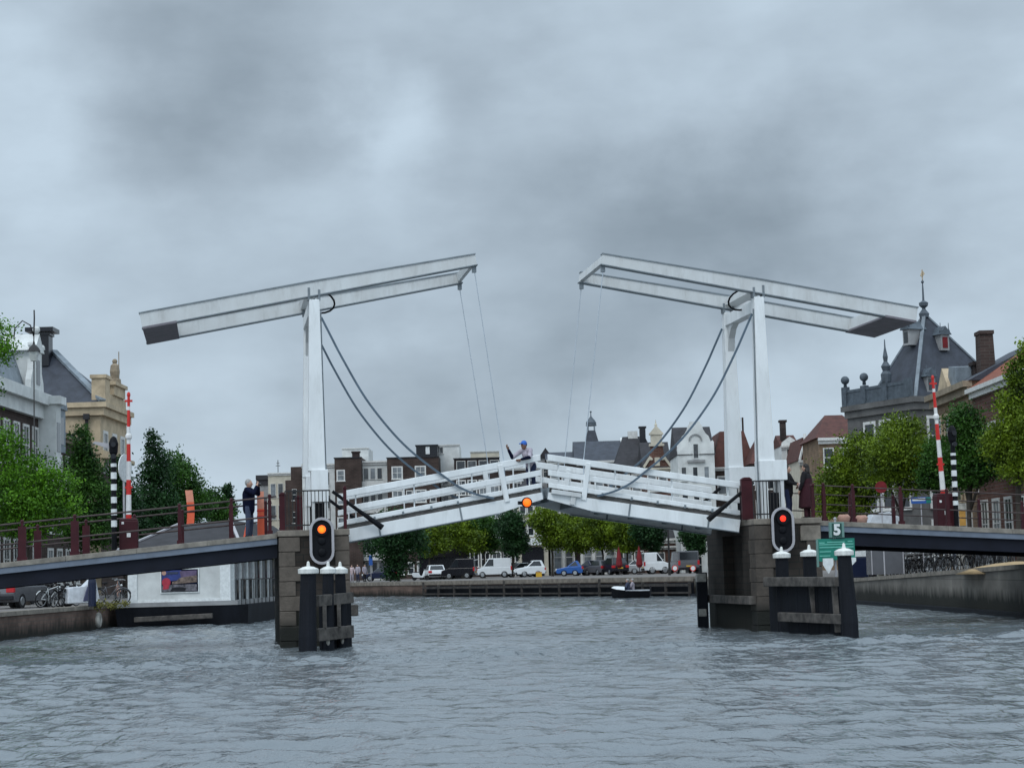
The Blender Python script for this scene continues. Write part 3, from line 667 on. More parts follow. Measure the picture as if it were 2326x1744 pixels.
# ---------------------------------------------------------------- barriers and banded posts
def barrier(label, s, t, z, flip, leanpx, L=True):
    T = thing_br('road_barrier', label, 'road barrier', s, t, z)
    F = MW[T.name]
    m = MB(F); h = 0.93 if L else 1.05; w = 0.27
    m.box((-w, -0.22, 0), (w, 0.22, h-0.06)); m.taper((0, 0), 2*w, 0.44, h-0.06, (0, 0), 2*w*0.85, 0.36, h); m.build('housing', M['maroon'], T, bevel=0.03)
    m = MB(F); m.box((-0.05, -0.235, 0.38), (0.06, -0.222, 0.50)); m.box((-0.2, -0.232, 0.76), (-0.13, -0.222, 0.83)); m.build('plate', M['boomw'], T)
    b = MB(F); H = 3.62; y = -0.05
    seg = [(0, .03, 0), (.03, .19, 1), (.19, .31, 0), (.31, .46, 1), (.46, .60, 0), (.60, .74, 1), (.74, .875, 0), (.875, .905, 1), (.905, 1.0, 0)]
    for a0, a1, c in seg:
        b.mi = c; r0 = 0.085-0.045*a0; r1 = 0.085-0.045*a1
        x0 = leanpx*a0; x1 = leanpx*a1
        b.rings([(x0, y, h+a0*H), (x1, y, h+a1*H)], [r0, r1], 8)
    b.mi = 0
    for a in (.25, .95): b.bar((leanpx*a-0.11, y, h+a*H), (leanpx*a+0.11, y, h+a*H), 0.06, 0.06)
    b.mi = 1; b.ball((leanpx*.66, y, h+.66*H), 0.10, 8, (1, 1, 1.2))
    b.mi = 0; b.ball((leanpx, y, h+H), 0.055, 8, (1, 1, 1.6))
    b.build('boom', [M['red'], M['boomw']], T, smooth=False)
    return T
barrier('red and white striped road barrier raised upright on the approach over the pavilion', -5.40, 1.0, 2.88, 1, 0.03)
barrier('red and white striped road barrier raised upright before the brick houses with white windows', 19.55, 1.0, 2.95, -1, -0.16, False)
def banded(label, s, t, z, H, bands, headz, arm):
    T = thing_br('banded_post', label, 'signal post', s, t, z); F = MW[T.name]
    m = MB(F); zc = 0
    edges = [0] + [e for b in bands for e in b] + [H]
    for i in range(len(edges)-1):
        m.mi = i % 2; m.rings([(0, 0, edges[i]), (0, 0, edges[i+1])], 0.085 if i % 2 else 0.075, 10)
    m.build('post', [M['black'], M['signw']], T)
    m = MB(F); m.lathe([(0.06, headz-0.26), (0.12, headz-0.13), (0.14, headz+0.13), (0.09, headz+0.28), (0.03, headz+0.34)], n=12); m.build('lamp_head', M['black'], T)
    for dx in (-0.09, 0.09):
        m = MB(F); m.disc((dx*0.0, -0.17, headz-0.08+dx*1.9), 0.075, (0, 1, 0), 0.05, 14); m.build('lamp_lens', M['cark'], T)
    if arm:
        m = MB(F); m.prism([(-0.05, headz+0.12), (-0.52, headz+0.20), (-0.60, headz+0.15), (-0.25, headz+0.02), (-0.05, headz-0.05)], 'y', -0.03, 0.03); m.build('arm', M['sigframe'], T)
    return T
kk = 59.0/FOC
banded('black and white banded signal post with side arm, above the pavilion', -5.80, 0.6, 2.90, 2.75, [(0.66, 0.85), (1.0, 1.18), (1.35, 1.53), (1.72, 1.90), (2.05, 2.24), (2.40, 2.50)], 2.95, True)
banded('black and white banded signal post with dark lamp head beside the brick house windows', 19.80, 0.6, 2.95, 2.6, [(0.66, 0.80), (0.94, 1.06), (1.22, 1.40), (1.56, 1.74), (1.92, 2.06), (2.2, 2.28)], 2.80, False)
# pale round plate behind the first boom (edge-on round road sign)
p = BR @ Vector((-5.55, 2.2, 5.35))
T = thing('round_road_sign', 'pale round road sign seen nearly edge-on behind the striped boom', 'road sign', p, YAW+1.15)
F = MW[T.name]; m = MB(F @ Matrix.Rotation(0.28, 4, 'Y')); m.disc((0, 0, 0), 0.42, (0, 1, 0), 0.03, 24); m.build('plate', M['signw'], T)
m = MB(F); m.tube((0, 0.04, -2.35), (0, 0.04, 0.3), 0.035); m.build('pole', M['sigframe'], T)
# ================================================================ PEOPLE
def person(label, loc, rz, H=1.7, elL=(0.27,-0.02,1.14), wrL=(0.27,-0.10,0.90), elR=(-0.27,-0.02,1.14), wrR=(-0.27,-0.10,0.90),
           lean=0.0, top='navy', legs='denim', hair='hair_dk', skin='skin', cap=None, coat=None, stance=0.10, seated=False, coarse=1.0, sleeve=None, hem=0.78, longhair=False, bulk=1.0):
    # faces local -y; L is local +x
    T = thing('person', label, 'person', loc, rz)
    k = H/1.7; F = MW[T.name] @ Matrix.Scale(k, 4)
    def sh(p):  # forward lean of the upper body about the hips
        d = Vector(p) - Vector((0, 0, 0.92)); return Vector((0, 0, 0.92)) + Matrix.Rotation(lean, 3, 'X') @ d
    head = sh((0, -0.015, 1.585)); neck = sh((0, 0, 1.45)); chest = sh((0, 0.0, 1.28)); waist = sh((0, 0, 1.06)); pel = Vector((0, 0, 0.92))
    shL, shR = sh((0.175, 0, 1.40)), sh((-0.175, 0, 1.40))
    elL, wrL, elR, wrR = [Vector(q) for q in (elL, wrL, elR, wrR)]
    if seated:
        kn = [Vector((x, -0.42, 0.95)) for x in (0.13, -0.13)]; an = [Vector((x, -0.45, 0.52)) for x in (0.13, -0.13)]
    else:
        kn = [Vector((stance, -0.03, 0.50)), Vector((-stance, -0.02, 0.50))]; an = [Vector((stance*1.15, 0.01, 0.085)), Vector((-stance*1.15, 0.01, 0.085))]
    hp = [Vector((0.09, 0, 0.90)), Vector((-0.09, 0, 0.90))]
    b = MB(F)
    b.ball(head, 0.102, 14, (0.78, 0.95, 1.18)); b.ball(head+Vector((0, -0.02, -0.07)), 0.065, 10, (0.85, 1, 0.9))
    b.capsule(head+Vector((0, -0.096, 0.0)), 0.013, head+Vector((0, -0.112, -0.028)), 0.018, 6)          # nose
    for x in (0.078, -0.078): b.ball(head+Vector((x, 0.01, -0.01)), 0.026, 6, (0.5, 0.8, 1.3))            # ears
    for x in (0.033, -0.033): b.ball(head+Vector((x, -0.082, 0.012)), 0.016, 6)                            # brow / eye ridge
    b.ball(head+Vector((0, -0.086, -0.066)), 0.02, 6, (1.3, 0.7, 0.6))                                     # mouth
    b.capsule(neck, 0.058, head+Vector((0, 0.01, -0.08)), 0.052)
    b.capsule(pel, 0.12, chest, 0.13); b.capsule(shL, 0.06, shR, 0.06)
    for s_, e_, w_, sg in ((shL, elL, wrL, 1), (shR, elR, wrR, -1)):
        b.capsule(s_, 0.048, e_, 0.038); b.capsule(e_, 0.038, w_, 0.028)
        d = (w_-e_).normalized(); side_ = d.cross(Vector((0, 1, 0.3))).normalized(); inn = side_.cross(d)
        pm = w_ + d*0.075; b.capsule(w_+d*0.015, 0.03, pm, 0.035, 8)
        for i in range(4):
            o = side_*((i-1.5)*0.019); Lh = (0.062, 0.075, 0.07, 0.052)[i]
            q0 = pm+o+d*0.02; q1 = q0+d*Lh*0.55+inn*0.008; q2 = q1+d*Lh*0.4+inn*0.03
            b.capsule(q0, 0.0105, q1, 0.0095, 6); b.capsule(q1, 0.0095, q2, 0.008, 6)
        q0 = w_+d*0.03+side_*0.028*sg; b.capsule(q0, 0.013, q0+side_*0.03*sg+d*0.035, 0.011, 6); b.capsule(q0+side_*0.03*sg+d*0.035, 0.011, q0+side_*0.03*sg+d*0.07+inn*0.015, 0.009, 6)
    for h_, k_, a_ in zip(hp, kn, an):
        b.capsule(h_, 0.075, k_, 0.052); b.capsule(k_, 0.05, a_, 0.036); b.capsule(a_+Vector((0, 0.02, -0.035)), 0.036, a_+Vector((0, -0.15, -0.05)), 0.03)
    b.build('body', M[skin], T, remesh=0.0085*k*coarse)
    j = j0 = MB(F)
    j.capsule(sh((0, 0, hem+0.05)) if not seated else pel, 0.155*bulk, chest, 0.165*bulk); j.ball(chest, 0.16*bulk, 12, (1.12, 0.8, 1.1)); j.capsule(shL, 0.078, shR, 0.078); j.capsule(neck-Vector((0, 0, 0.05)), 0.075, neck, 0.066)
    j2 = MB(F) if sleeve else j
    for s_, e_, w_ in ((shL, elL, wrL), (shR, elR, wrR)):
        j = j0; j.capsule(s_, 0.076*bulk, e_, 0.062); j = j2; j.capsule(e_, 0.062, e_+(w_-e_)*0.93, 0.045)
    j0.build('jacket', M[top], T, remesh=0.013*k*coarse)
    if sleeve: j2.build('sleeves', M[sleeve], T, remesh=0.013*k*coarse)
    t = MB(F)
    t.capsule(pel+Vector((0, 0, -0.02)), 0.145, pel+Vector((0, 0, 0.05)), 0.14)
    for h_, k_, a_ in zip(hp, kn, an): t.capsule(h_, 0.095, k_, 0.074); t.capsule(k_, 0.072, a_+(k_-a_)*0.06, 0.058)
    t.build('trousers', M[legs], T, remesh=0.013*k*coarse)
    for a_ in an:
        s = MB(F); s.capsule(a_+Vector((0, 0.03, -0.035)), 0.048, a_+Vector((0, -0.16, -0.048)), 0.036, 8); s.build('shoe', M['blackcl'], T, smooth=True)
    h = MB(F)
    h.ball(head+Vector((0, 0.022, 0.03)), 0.108, 14, (0.82, 0.92, 1.02))
    if longhair: h.capsule(head+Vector((0, 0.05, 0)), 0.085, head+Vector((0, 0.07, -0.26)), 0.08)
    h.build('hair', M[hair], T, smooth=True)
    if cap:
        c = MB(F); c.ball(head+Vector((0, 0.012, 0.05)), 0.112, 14, (0.84, 0.95, 0.92)); c.capsule(head+Vector((0.03, -0.10, 0.055)), 0.02, head+Vector((-0.03, -0.17, 0.045)), 0.018, 6); c.capsule(head+Vector((-0.03, -0.10, 0.055)), 0.02, head+Vector((0.03, -0.17, 0.045)), 0.018, 6)
        c.build('cap', M[cap], T, smooth=True)
    if coat:
        c = MB(F)
        for z0, z1, r0, r1 in ((1.05, 0.75, 0.20, 0.235), (0.75, 0.36, 0.235, 0.27)): c.rings([(0, 0, z0), (0, 0, z1)], [r0, r1], 16, True, 1.0)
        c.ball((0, 0, 0.37), 0.265, 16, (1, 1, 0.2)); c.capsule((0, 0, 1.02), 0.19, sh((0, 0, 1.22)), 0.19)
        c.build('coat', M[coat], T, remesh=0.016*k*coarse)
    return T
def deckz(L, s): return (3.235+(s+1.10)*0.0823) if L else (3.215+((S-s)+1.28)*0.065)
p = BR @ Vector((-1.93, 0.35, deckz(True, -1.93)-0.05))
person('person in navy jacket and blue jeans holding a camera to the face', p, YAW+1.25, 1.72,
       elL=(0.24, -0.22, 1.28), wrL=(0.09, -0.27, 1.50), elR=(-0.24, -0.22, 1.28), wrR=(-0.09, -0.27, 1.50), top='navy', legs='denim', hair='hair_gr', lean=0.0, stance=0.13, bulk=1.12)
T0 = thing('camera', 'small dark camera held to the face of the navy-jacketed person', 'camera', p + Matrix.Rotation(YAW+1.25, 3, 'Z') @ Vector((0, -0.27, 1.57)), YAW+1.25)
m = MB(MW[T0.name]); m.box((-0.065, -0.03, -0.04), (0.065, 0.03, 0.045)); m.build('housing', M['black'], T0, bevel=0.006)
m = MB(MW[T0.name]); m.rings([(0, -0.03, 0), (0, -0.12, 0)], [0.036, 0.04], 12); m.build('lens', M['cark'], T0)
p = BR @ Vector((6.46, 0.42, 4.22))
person('person in blue cap and pale shirt leaning on the bridge railing, one arm raised', p, YAW-0.85, 1.66,
       elL=(0.30, -0.42, 1.12), wrL=(0.10, -0.58, 1.06), elR=(-0.30, -0.52, 1.14), wrR=(-0.30, -0.70, 1.38), top='lav', legs='denim_dk', hair='hair_dk', skin='skin_dk', cap='capblue', lean=0.48, sleeve='navy')
p = BR @ Vector((14.42, 0.55, 3.28))
person('person in a black jacket and dark jeans holding a pale round bag', p, YAW+1.0, 1.66,
       elL=(0.26, -0.12, 1.16), wrL=(0.10, -0.30, 1.12), elR=(-0.26, -0.12, 1.16), wrR=(-0.08, -0.30, 1.10), top='blackcl', legs='denim_dk', hair='hair_dk', bulk=1.05)
b = thing('bag', 'pale pink round bag held in front of the black jacket', 'bag', p + Matrix.Rotation(YAW+1.0, 3, 'Z') @ Vector((0.02, -0.46, 1.0)), YAW)
m = MB(MW[b.name]); m.ball((0, 0, 0.02), 0.14, 14, (1, 0.6, 0.95)); m.build('pouch', M['pinkw'], b, smooth=True)
m = MB(MW[b.name]); m.torus((0, 0, 0.14), 0.07, 0.010, 'y', 14, 6); m.build('strap', M['blackcl'], b, smooth=True)
p = BR @ Vector((14.95, 0.35, 3.28))
person('person in a long maroon coat standing next to the black-jacketed one', p, YAW-2.2, 1.68,
       elL=(0.26, -0.04, 1.14), wrL=(0.24, -0.14, 0.90), elR=(-0.25, -0.10, 1.15), wrR=(-0.16, -0.26, 1.05), top='blackcl', legs='marooncl', hair='hair_dk', coat='marooncl', longhair=True, bulk=1.1)
# orange markers and cone on the approach
def marker(label, s, t, z, h, w, bend, r=0.0):
    T = thing_br('orange_marker', label, 'traffic marker', s, t, z)
    F = MW[T.name] @ Matrix.Rotation(r, 4, 'Z'); m = MB(F); n = 8
    for i in range(n):
        a0 = h*i/n; a1 = h*(i+1)/n; o0 = bend*math.sin(PI*i/n); o1 = bend*math.sin(PI*(i+1)/n)
        m.mi = 1 if i >= n-3 else 0
        m.hexa([(o0-w/2, -0.04, a0), (o0+w/2, -0.04, a0), (o0+w/2, 0.04, a0), (o0-w/2, 0.04, a0), (o1-w/2, -0.04, a1), (o1+w/2, -0.04, a1), (o1+w/2, 0.04, a1), (o1-w/2, 0.04, a1)])
    m.build('blade', [M['orange'], M['orangepale']], T)
    m = MB(F)
    for z_ in (0.46, 0.58): m.box((bend*math.sin(PI*z_)-w/2-0.01, -0.05, h*z_-0.02), (bend*math.sin(PI*z_)+w/2+0.01, 0.05, h*z_+0.02))
    m.build('band', M['red'], T)
    return T
marker('faded orange marker blade standing right behind the camera-holding person', -1.58, 0.75, deckz(True, -1.58)-0.05, 1.36, 0.20, 0.0)
T = thing_br('traffic_cone', 'small orange traffic cone between the legs of the camera-holding person', 'traffic cone', -1.95, 0.9, deckz(True, -1.95)-0.05)
m = MB(MW[T.name]); m.lathe([(0.15, 0.03), (0.05, 0.50), (0.03, 0.62)], n=14); m.box((-0.19, -0.19, 0), (0.19, 0.19, 0.03)); m.build('cone', M['orange'], T)
m = MB(MW[T.name]); m.lathe([(0.076, 0.40), (0.062, 0.50)], n=14); m.build('sleeve', M['signw'], T)

# ================================================================ GROUND, WATER, QUAYS
bank = [((-19.6, -80), 1.0), ((-18.3, 68.2), 1.0), ((-17.8, 80.7), 1.0), ((-17.6, 106), 1.0), ((-20, 150), 1.1), ((-17, 177), 1.25), ((11.4, 124.6), 1.25), ((15.7, 91.1), 1.12), ((16.5, 63.2), 1.70), ((17.6, -80), 1.70)]
outer = [(-900, -80), (-900, 68), (-900, 81), (-900, 120), (-900, 500), (-500, 1800), (500, 1800), (900, 500), (900, 63), (900, -80)]
m = MB()
for i in range(len(bank)-1):
    (a, za), (b, zb) = bank[i], bank[i+1]
    m.add([(a[0], a[1], za), (b[0], b[1], zb), (*outer[i+1], zb), (*outer[i], za)], [(0, 1, 2, 3)])
g = m.build('ground', M['paving'], None); tag(g, 'grey paved streets on both banks of the canal', 'ground', kind='structure')
def quay(name, label, pts, matn, cop=0.14, cw=0.45, ledge=False):
    T = thing(name, label, 'quay wall', ((pts[0][0]+pts[-1][0])/2, (pts[0][1]+pts[-1][1])/2, 0))
    w = MB(); c = MB(); l = MB()
    for (x0, y0, z0), (x1, y1, z1) in zip(pts[:-1], pts[1:]):
        d = Vector((x1-x0, y1-y0, 0)).normalized(); nrm = Vector((d.y, -d.x, 0))*1.0   # towards the water on the right of travel
        a0 = Vector((x0, y0, 0)); a1 = Vector((x1, y1, 0))
        def slab(mb, o0, o1, zb0, zb1, zt0, zt1):
            P = [a0+nrm*o0, a1+nrm*o0, a1+nrm*o1, a0+nrm*o1]
            mb.hexa([P[0]+Vector((0,0,zb0)), P[1]+Vector((0,0,zb1)), P[2]+Vector((0,0,zb1)), P[3]+Vector((0,0,zb0)),
                     P[0]+Vector((0,0,zt0)), P[1]+Vector((0,0,zt1)), P[2]+Vector((0,0,zt1)), P[3]+Vector((0,0,zt0))])
        slab(w, -0.5, 0.0, -2, -2, z0-cop, z1-cop); slab(c, -cw, 0.06, z0-cop+0.003, z1-cop+0.003, z0+0.02, z1+0.02)
        if ledge: slab(l, 0.0, 0.35, -2, -2, 0.16, 0.16)
    w.build('wall', M[matn], T); c.build('coping', M['coping'], T)
    if ledge: l.build('ledge', M['timber'], T)
    return T
quay('quay_wall', 'reddish brick quay wall with stone coping beside the white floating pavilion', [(-19.6, -80, 1.0), (-18.3, 68.2, 1.0), (-17.8, 80.7, 1.0), (-17.6, 106, 1.0), (-20, 150, 1.1), (-17, 177, 1.25)], 'quaybrick')
quay('quay_wall', 'grey stained quay wall with dark ledge under the row of parked bicycles', [(11.4, 124.6, 1.25), (15.7, 91.1, 1.12), (16.5, 63.2, 1.70), (17.6, -80, 1.70)], 'quayconc', ledge=True)
f0, f1 = Vector((-17, 177, 0)), Vector((11.4, 124.6, 0)); fd = (f1-f0).normalized(); fn = Vector((fd.y, -fd.x, 0))
fsp = f0 + fd*20.0
T = quay('quay_wall', 'far brown quay wall below the parked vans and cars', [(-17, 177, 1.25), (11.4, 124.6, 1.25)], 'quaybrick', cop=0.3)
m = MB()
Lq = (f1-fsp).length
for z, h in ((0.72, 0.16), (0.22, 0.12)): m.bar(fsp+fn*0.32+Vector((0, 0, z)), f1+fn*0.32+Vector((0, 0, z)), 0.2, h)
m.build('wale', M['wale_dk'], T)
m = MB(); m.bar(fsp+fn*0.05+Vector((0, 0, 0.42)), f1+fn*0.05+Vector((0, 0, 0.42)), 0.06, 0.9); m.build('gap_shade_board', M['timber'], T)  # dark board stands for the shade in the gap between the wales
for i in range(15):
    q = fsp + fd*(Lq*i/14.0) + fn*0.36; m = MB(); m.box((q.x-0.09, q.y-0.09, -1), (q.x+0.09, q.y+0.09, 0.95 if i % 5 else 1.2)); m.build('pile', M['wale_dk'], T)
# water: one sheet with real ripples, finer towards the camera
def axis(segs):
    out = []
    for a, b, d in segs: out += list(np.arange(a, b, d))
    return np.array(out + [segs[-1][1]])
xs = axis([(-21, -11, 0.20), (-11, 11, 0.11), (11, 21, 0.20)])
ys = axis([(-80, 0, 8), (0, 14, 1.0), (14, 34, 0.07), (34, 62, 0.10), (62, 100, 0.18), (100, 181, 0.4)])
Xg, Yg = np.meshgrid(xs, ys)
rs = np.random.RandomState(4); Z = np.zeros_like(Xg)
def vnoise(x, y, seed):
    r_ = np.random.RandomState(seed); G = r_.rand(256, 256)
    xi = np.floor(x).astype(int); yi = np.floor(y).astype(int); fx = x-xi; fy = y-yi
    fx = fx*fx*(3-2*fx); fy = fy*fy*(3-2*fy)
    g = lambda i, j: G[i % 256, j % 256]
    return (g(xi, yi)*(1-fx)+g(xi+1, yi)*fx)*(1-fy)+(g(xi, yi+1)*(1-fx)+g(xi+1, yi+1)*fx)*fy
for i in range(30):
    lam = 0.42*(1.13**(i*0.5)); ang = rs.normal(0.9, 0.8); kx, ky = 2*PI/lam*math.cos(ang), 2*PI/lam*math.sin(ang)
    wx = Xg + 0.5*vnoise(Xg*0.5, Yg*0.5, 50+i); wy = Yg + 0.5*vnoise(Xg*0.5+9, Yg*0.5, 90+i)
    a = 0.0040*(lam**0.70); ph = rs.rand()*6.28
    env = np.clip(3.4*vnoise(Xg*1.1/lam**0.5, Yg*0.8/lam**0.5, 130+i)-1.1, 0, 2.6)
    w_ = np.sin(kx*wx+ky*wy+ph); Z += a*env*(w_ + 0.3*np.cos(2*(kx*wx+ky*wy+ph)))
band = 1.0 + 1.7*np.exp(-((Yg-46.5-0.17*Xg)/2.2)**2) + 0.8*np.exp(-((Xg+13)/5)**2)
Z *= band*(0.75+0.5*vnoise(Xg*0.12, Yg*0.05, 7))
nx, ny = len(xs), len(ys)
idx = np.arange(nx*ny).reshape(ny, nx)
quads = np.stack([idx[:-1, :-1], idx[:-1, 1:], idx[1:, 1:], idx[1:, :-1]], -1).reshape(-1, 4)
me = bpy.data.meshes.new('water'); me.vertices.add(nx*ny); me.vertices.foreach_set('co', np.stack([Xg, Yg, Z], -1).astype(np.float32).ravel())
me.loops.add(len(quads)*4); me.loops.foreach_set('vertex_index', quads.astype(np.int32).ravel())
me.polygons.add(len(quads)); me.polygons.foreach_set('loop_start', np.arange(0, len(quads)*4, 4, dtype=np.int32)); me.polygons.foreach_set('loop_total', np.full(len(quads), 4, dtype=np.int32))
me.polygons.foreach_set('use_smooth', np.ones(len(quads), dtype=bool)); me.update(); me.validate()
mw, nt, b = nt_new('canal_water'); N = nt.nodes; L = nt.links
b.inputs['Base Color'].default_value = (0.150, 0.172, 0.186, 1); b.inputs['Roughness'].default_value = 0.07; b.inputs['IOR'].default_value = 1.45; b.inputs['Specular IOR Level'].default_value = 0.5
tc = N.new('ShaderNodeTexCoord'); nprev = None
for sc0, dist, yst in ((3.0, 0.085, 0.36), (9.0, 0.028, 0.45)):
    mp = N.new('ShaderNodeMapping'); mp.inputs['Scale'].default_value = (1.0, yst, 1); L.new(tc.outputs['Object'], mp.inputs[0])
    n1 = N.new('ShaderNodeTexNoise'); n1.inputs['Scale'].default_value = sc0; n1.inputs['Detail'].default_value = 4; n1.inputs['Distortion'].default_value = 0.8; L.new(mp.outputs[0], n1.inputs['Vector'])
    bp_ = N.new('ShaderNodeBump'); bp_.inputs['Strength'].default_value = 0.75; bp_.inputs['Distance'].default_value = dist; L.new(n1.outputs['Fac'], bp_.inputs['Height'])
    if nprev: L.new(nprev, bp_.inputs['Normal'])
    nprev = bp_.outputs[0]
L.new(nprev, b.inputs['Normal'])
me.materials.append(mw); wo = bpy.data.objects.new('water', me); col.objects.link(wo); tag(wo, 'grey rippled canal water with darker wind-ruffled bands', 'water', kind='structure')

# ================================================================ TREES
def crown_mesh(name, lumps, n, size, seed, matn, F):
    r_ = np.random.RandomState(seed); V = []; Q = []
    vol = np.array([l[3]*l[4]*l[5] for l in lumps])**0.7; vol = vol/vol.sum()
    for (cx, cy, cz, rx, ry, rz_), f in zip(lumps, vol):
        nl = int(n*f)
        # sub-clumps on and in the lump, leaves gathered round each
        ns = max(10, int(nl/26))
        d = r_.normal(size=(ns, 3)); d /= np.linalg.norm(d, axis=1)[:, None]; rad = r_.uniform(0.35, 1.0, ns)[:, None]**0.6*1.12*r_.uniform(0.8, 1.18, ns)[:, None]
        sc_ = d*rad*np.array([rx, ry, rz_])+np.array([cx, cy, cz])
        k = r_.randint(0, ns, nl); sp = 0.20*min(rx, rz_)+0.08
        P = sc_[k]+r_.normal(size=(nl, 3))*sp*np.array([1, 1, 0.75])
        nrm = r_.normal(size=(nl, 3))+np.array([0, -0.2, 0.7]); nrm /= np.linalg.norm(nrm, axis=1)[:, None]
        u_ = np.cross(nrm, r_.normal(size=(nl, 3))); u_ /= np.linalg.norm(u_, axis=1)[:, None]; v_ = np.cross(nrm, u_)
        s = (size*r_.uniform(0.6, 1.3, nl))[:, None]
        V.append(np.stack([P-u_*s, P-v_*s*0.55+nrm*s*0.12, P+u_*s, P+v_*s*0.55+nrm*s*0.12], 1).reshape(-1, 3))
    V = np.concatenate(V); nq = len(V)//4
    A = np.array(F)[:3, :3]; V = V@A.T + np.array(F)[:3, 3]
    me = bpy.data.meshes.new(name); me.vertices.add(len(V)); me.vertices.foreach_set('co', V.astype(np.float32).ravel())
    me.loops.add(nq*4); me.loops.foreach_set('vertex_index', np.arange(nq*4, dtype=np.int32)); me.polygons.add(nq)
    me.polygons.foreach_set('loop_start', np.arange(0, nq*4, 4, dtype=np.int32)); me.polygons.foreach_set('loop_total', np.full(nq, 4, dtype=np.int32)); me.update()
    me.materials.append(M[matn]); o = bpy.data.objects.new(name, me); col.objects.link(o); return o
def tree(label, px, D, zg, lumps_px, matn, n=4000, size=0.14, seed=1, group=None, cat='tree', name='broadleaf_tree', tr=0.16, dlim=1.0):
    """lumps_px: (px, py, rx, ry) ellipses in the photograph's plane at distance D, made into real lumps with depth"""
    base = at(px, 1300, D); base.z = zg
    T = thing(name, label, cat, base, 0, group)
    k = D/FOC; lumps = []; n = int(n*2.1); size = size*0.69
    r_ = random.Random(seed)
    for (x, y, rx, ry) in lumps_px:
        c = at(x, y, D)-base; R = (rx+ry)/2*k
        lumps.append((c.x, r_.uniform(-0.5, 0.5)*R*dlim, c.z, rx*k*0.92, R*dlim, ry*k*0.92))
    o = crown_mesh('crown', lumps, n, size, seed, matn, I4); o.parent = T; MW[o.name] = MW[T.name]
    m = MB(MW[T.name]); mc = Vector(np.mean([l[:3] for l in lumps], axis=0)); top = mc.z
    m.rings([(0, 0, -0.2), (0, 0, 0.3), (0.05, 0.02, top*0.45), (mc.x*0.8, mc.y*0.5, top)], [tr*1.4, tr, tr*0.75, tr*0.35], 8)
    for l in lumps: m.rings([(mc.x*0.4, 0, top*0.5), ((mc.x*0.4+l[0])/2, l[1]/2, (top*0.55+l[2])/2), l[:3]], [tr*0.5, tr*0.35, tr*0.1], 6)
    m.build('trunk', M['bark'], T, smooth=True)
    return T
tree('bright green tree filling the top corner beside the house with the white cornice', -60, 92, 1.0, [(-16, 788, 62, 48), (-50, 745, 55, 50), (-95, 900, 65, 90), (-70, 1000, 65, 80), (-100, 1080, 80, 80)], 'leaf_br', 7000, 0.13, 11)
tree('wide mid-green tree overhanging the railing near the brown brick house', 60, 90, 1.0, [(10, 1010, 45, 42), (60, 1088, 70, 55), (125, 1112, 46, 42), (15, 1130, 75, 62), (110, 1160, 70, 50), (60, 1180, 70, 45)], 'leaf_br', 9000, 0.12, 12)
tree('narrow dark green tree in front of the sandstone building', 190, 108, 1.0, [(190, 1010, 22, 40), (185, 1070, 38, 50), (205, 1130, 42, 55), (185, 1195, 48, 50), (225, 1200, 30, 45)], 'leaf_mid', 8000, 0.13, 13)
tree('tall dark pointed tree to the right of the striped boom', 355, 120, 1.0, [(350, 1010, 14, 30), (352, 1060, 30, 45), (350, 1120, 45, 55), (330, 1180, 42, 50), (375, 1185, 50, 55)], 'leaf_dk', 8000, 0.14, 14)
tree('rounded dark green tree behind the roof of the floating pavilion', 415, 126, 1.0, [(395, 1060, 28, 35), (420, 1095, 38, 45), (440, 1140, 38, 45), (405, 1170, 45, 50)], 'leaf_mid', 6000, 0.15, 15)
tree('small far tree just left of the navy-jacketed person', 485, 165, 1.1, [(478, 1140, 28, 28), (500, 1165, 30, 30)], 'leaf_mid', 2200, 0.2, 16)
tree('tiny pointed tree touching the navy-jacketed person', 517, 168, 1.1, [(516, 1120, 9, 22), (518, 1155, 14, 25)], 'leaf_dk', 1400, 0.18, 17)
tree('low dark shrubby tree behind the road barrier cabinet', 285, 112, 1.0, [(280, 1140, 40, 45), (275, 1195, 50, 40), (310, 1210, 45, 35), (272, 1070, 20, 35)], 'leaf_dk', 5500, 0.15, 18)
# right bank
tree('yellow-green street tree right of the maroon-coated person', 1945, 108, 1.2, [(1950, 1020, 45, 38), (1920, 1070, 50, 45), (1965, 1090, 55, 48), (1885, 1110, 38, 40), (1880, 1150, 32, 28), (1935, 1145, 55, 30)], 'leaf_yel', 8500, 0.13, 21)
tree('green street tree in front of the slate-roofed corner building', 2050, 100, 1.3, [(2050, 978, 50, 38), (2030, 1028, 60, 50), (2075, 1040, 55, 55), (2005, 1065, 45, 40), (2065, 1090, 55, 35)], 'leaf_yel', 8500, 0.12, 22)
tree('dark green street tree between the banded post and the brick houses', 2205, 92, 1.5, [(2195, 960, 38, 48), (2215, 1015, 50, 50), (2180, 1050, 40, 42), (2245, 1035, 45, 50), (2200, 1085, 45, 25)], 'leaf_mid', 8000, 0.12, 23)
tree('big bright tree at the far right edge in front of the orange roof', 2320, 82, 1.6, [(2318, 850, 26, 42), (2316, 925, 45, 45), (2335, 980, 60, 55), (2290, 1000, 48, 45), (2330, 1050, 60, 45), (2330, 800, 16, 26)], 'leaf_yel', 9500, 0.115, 24)
tree('leafy branch crown behind the striped boom', 2140, 97, 1.3, [(2135, 1040, 38, 40), (2125, 1085, 35, 28)], 'leaf_mid', 3500, 0.12, 25)
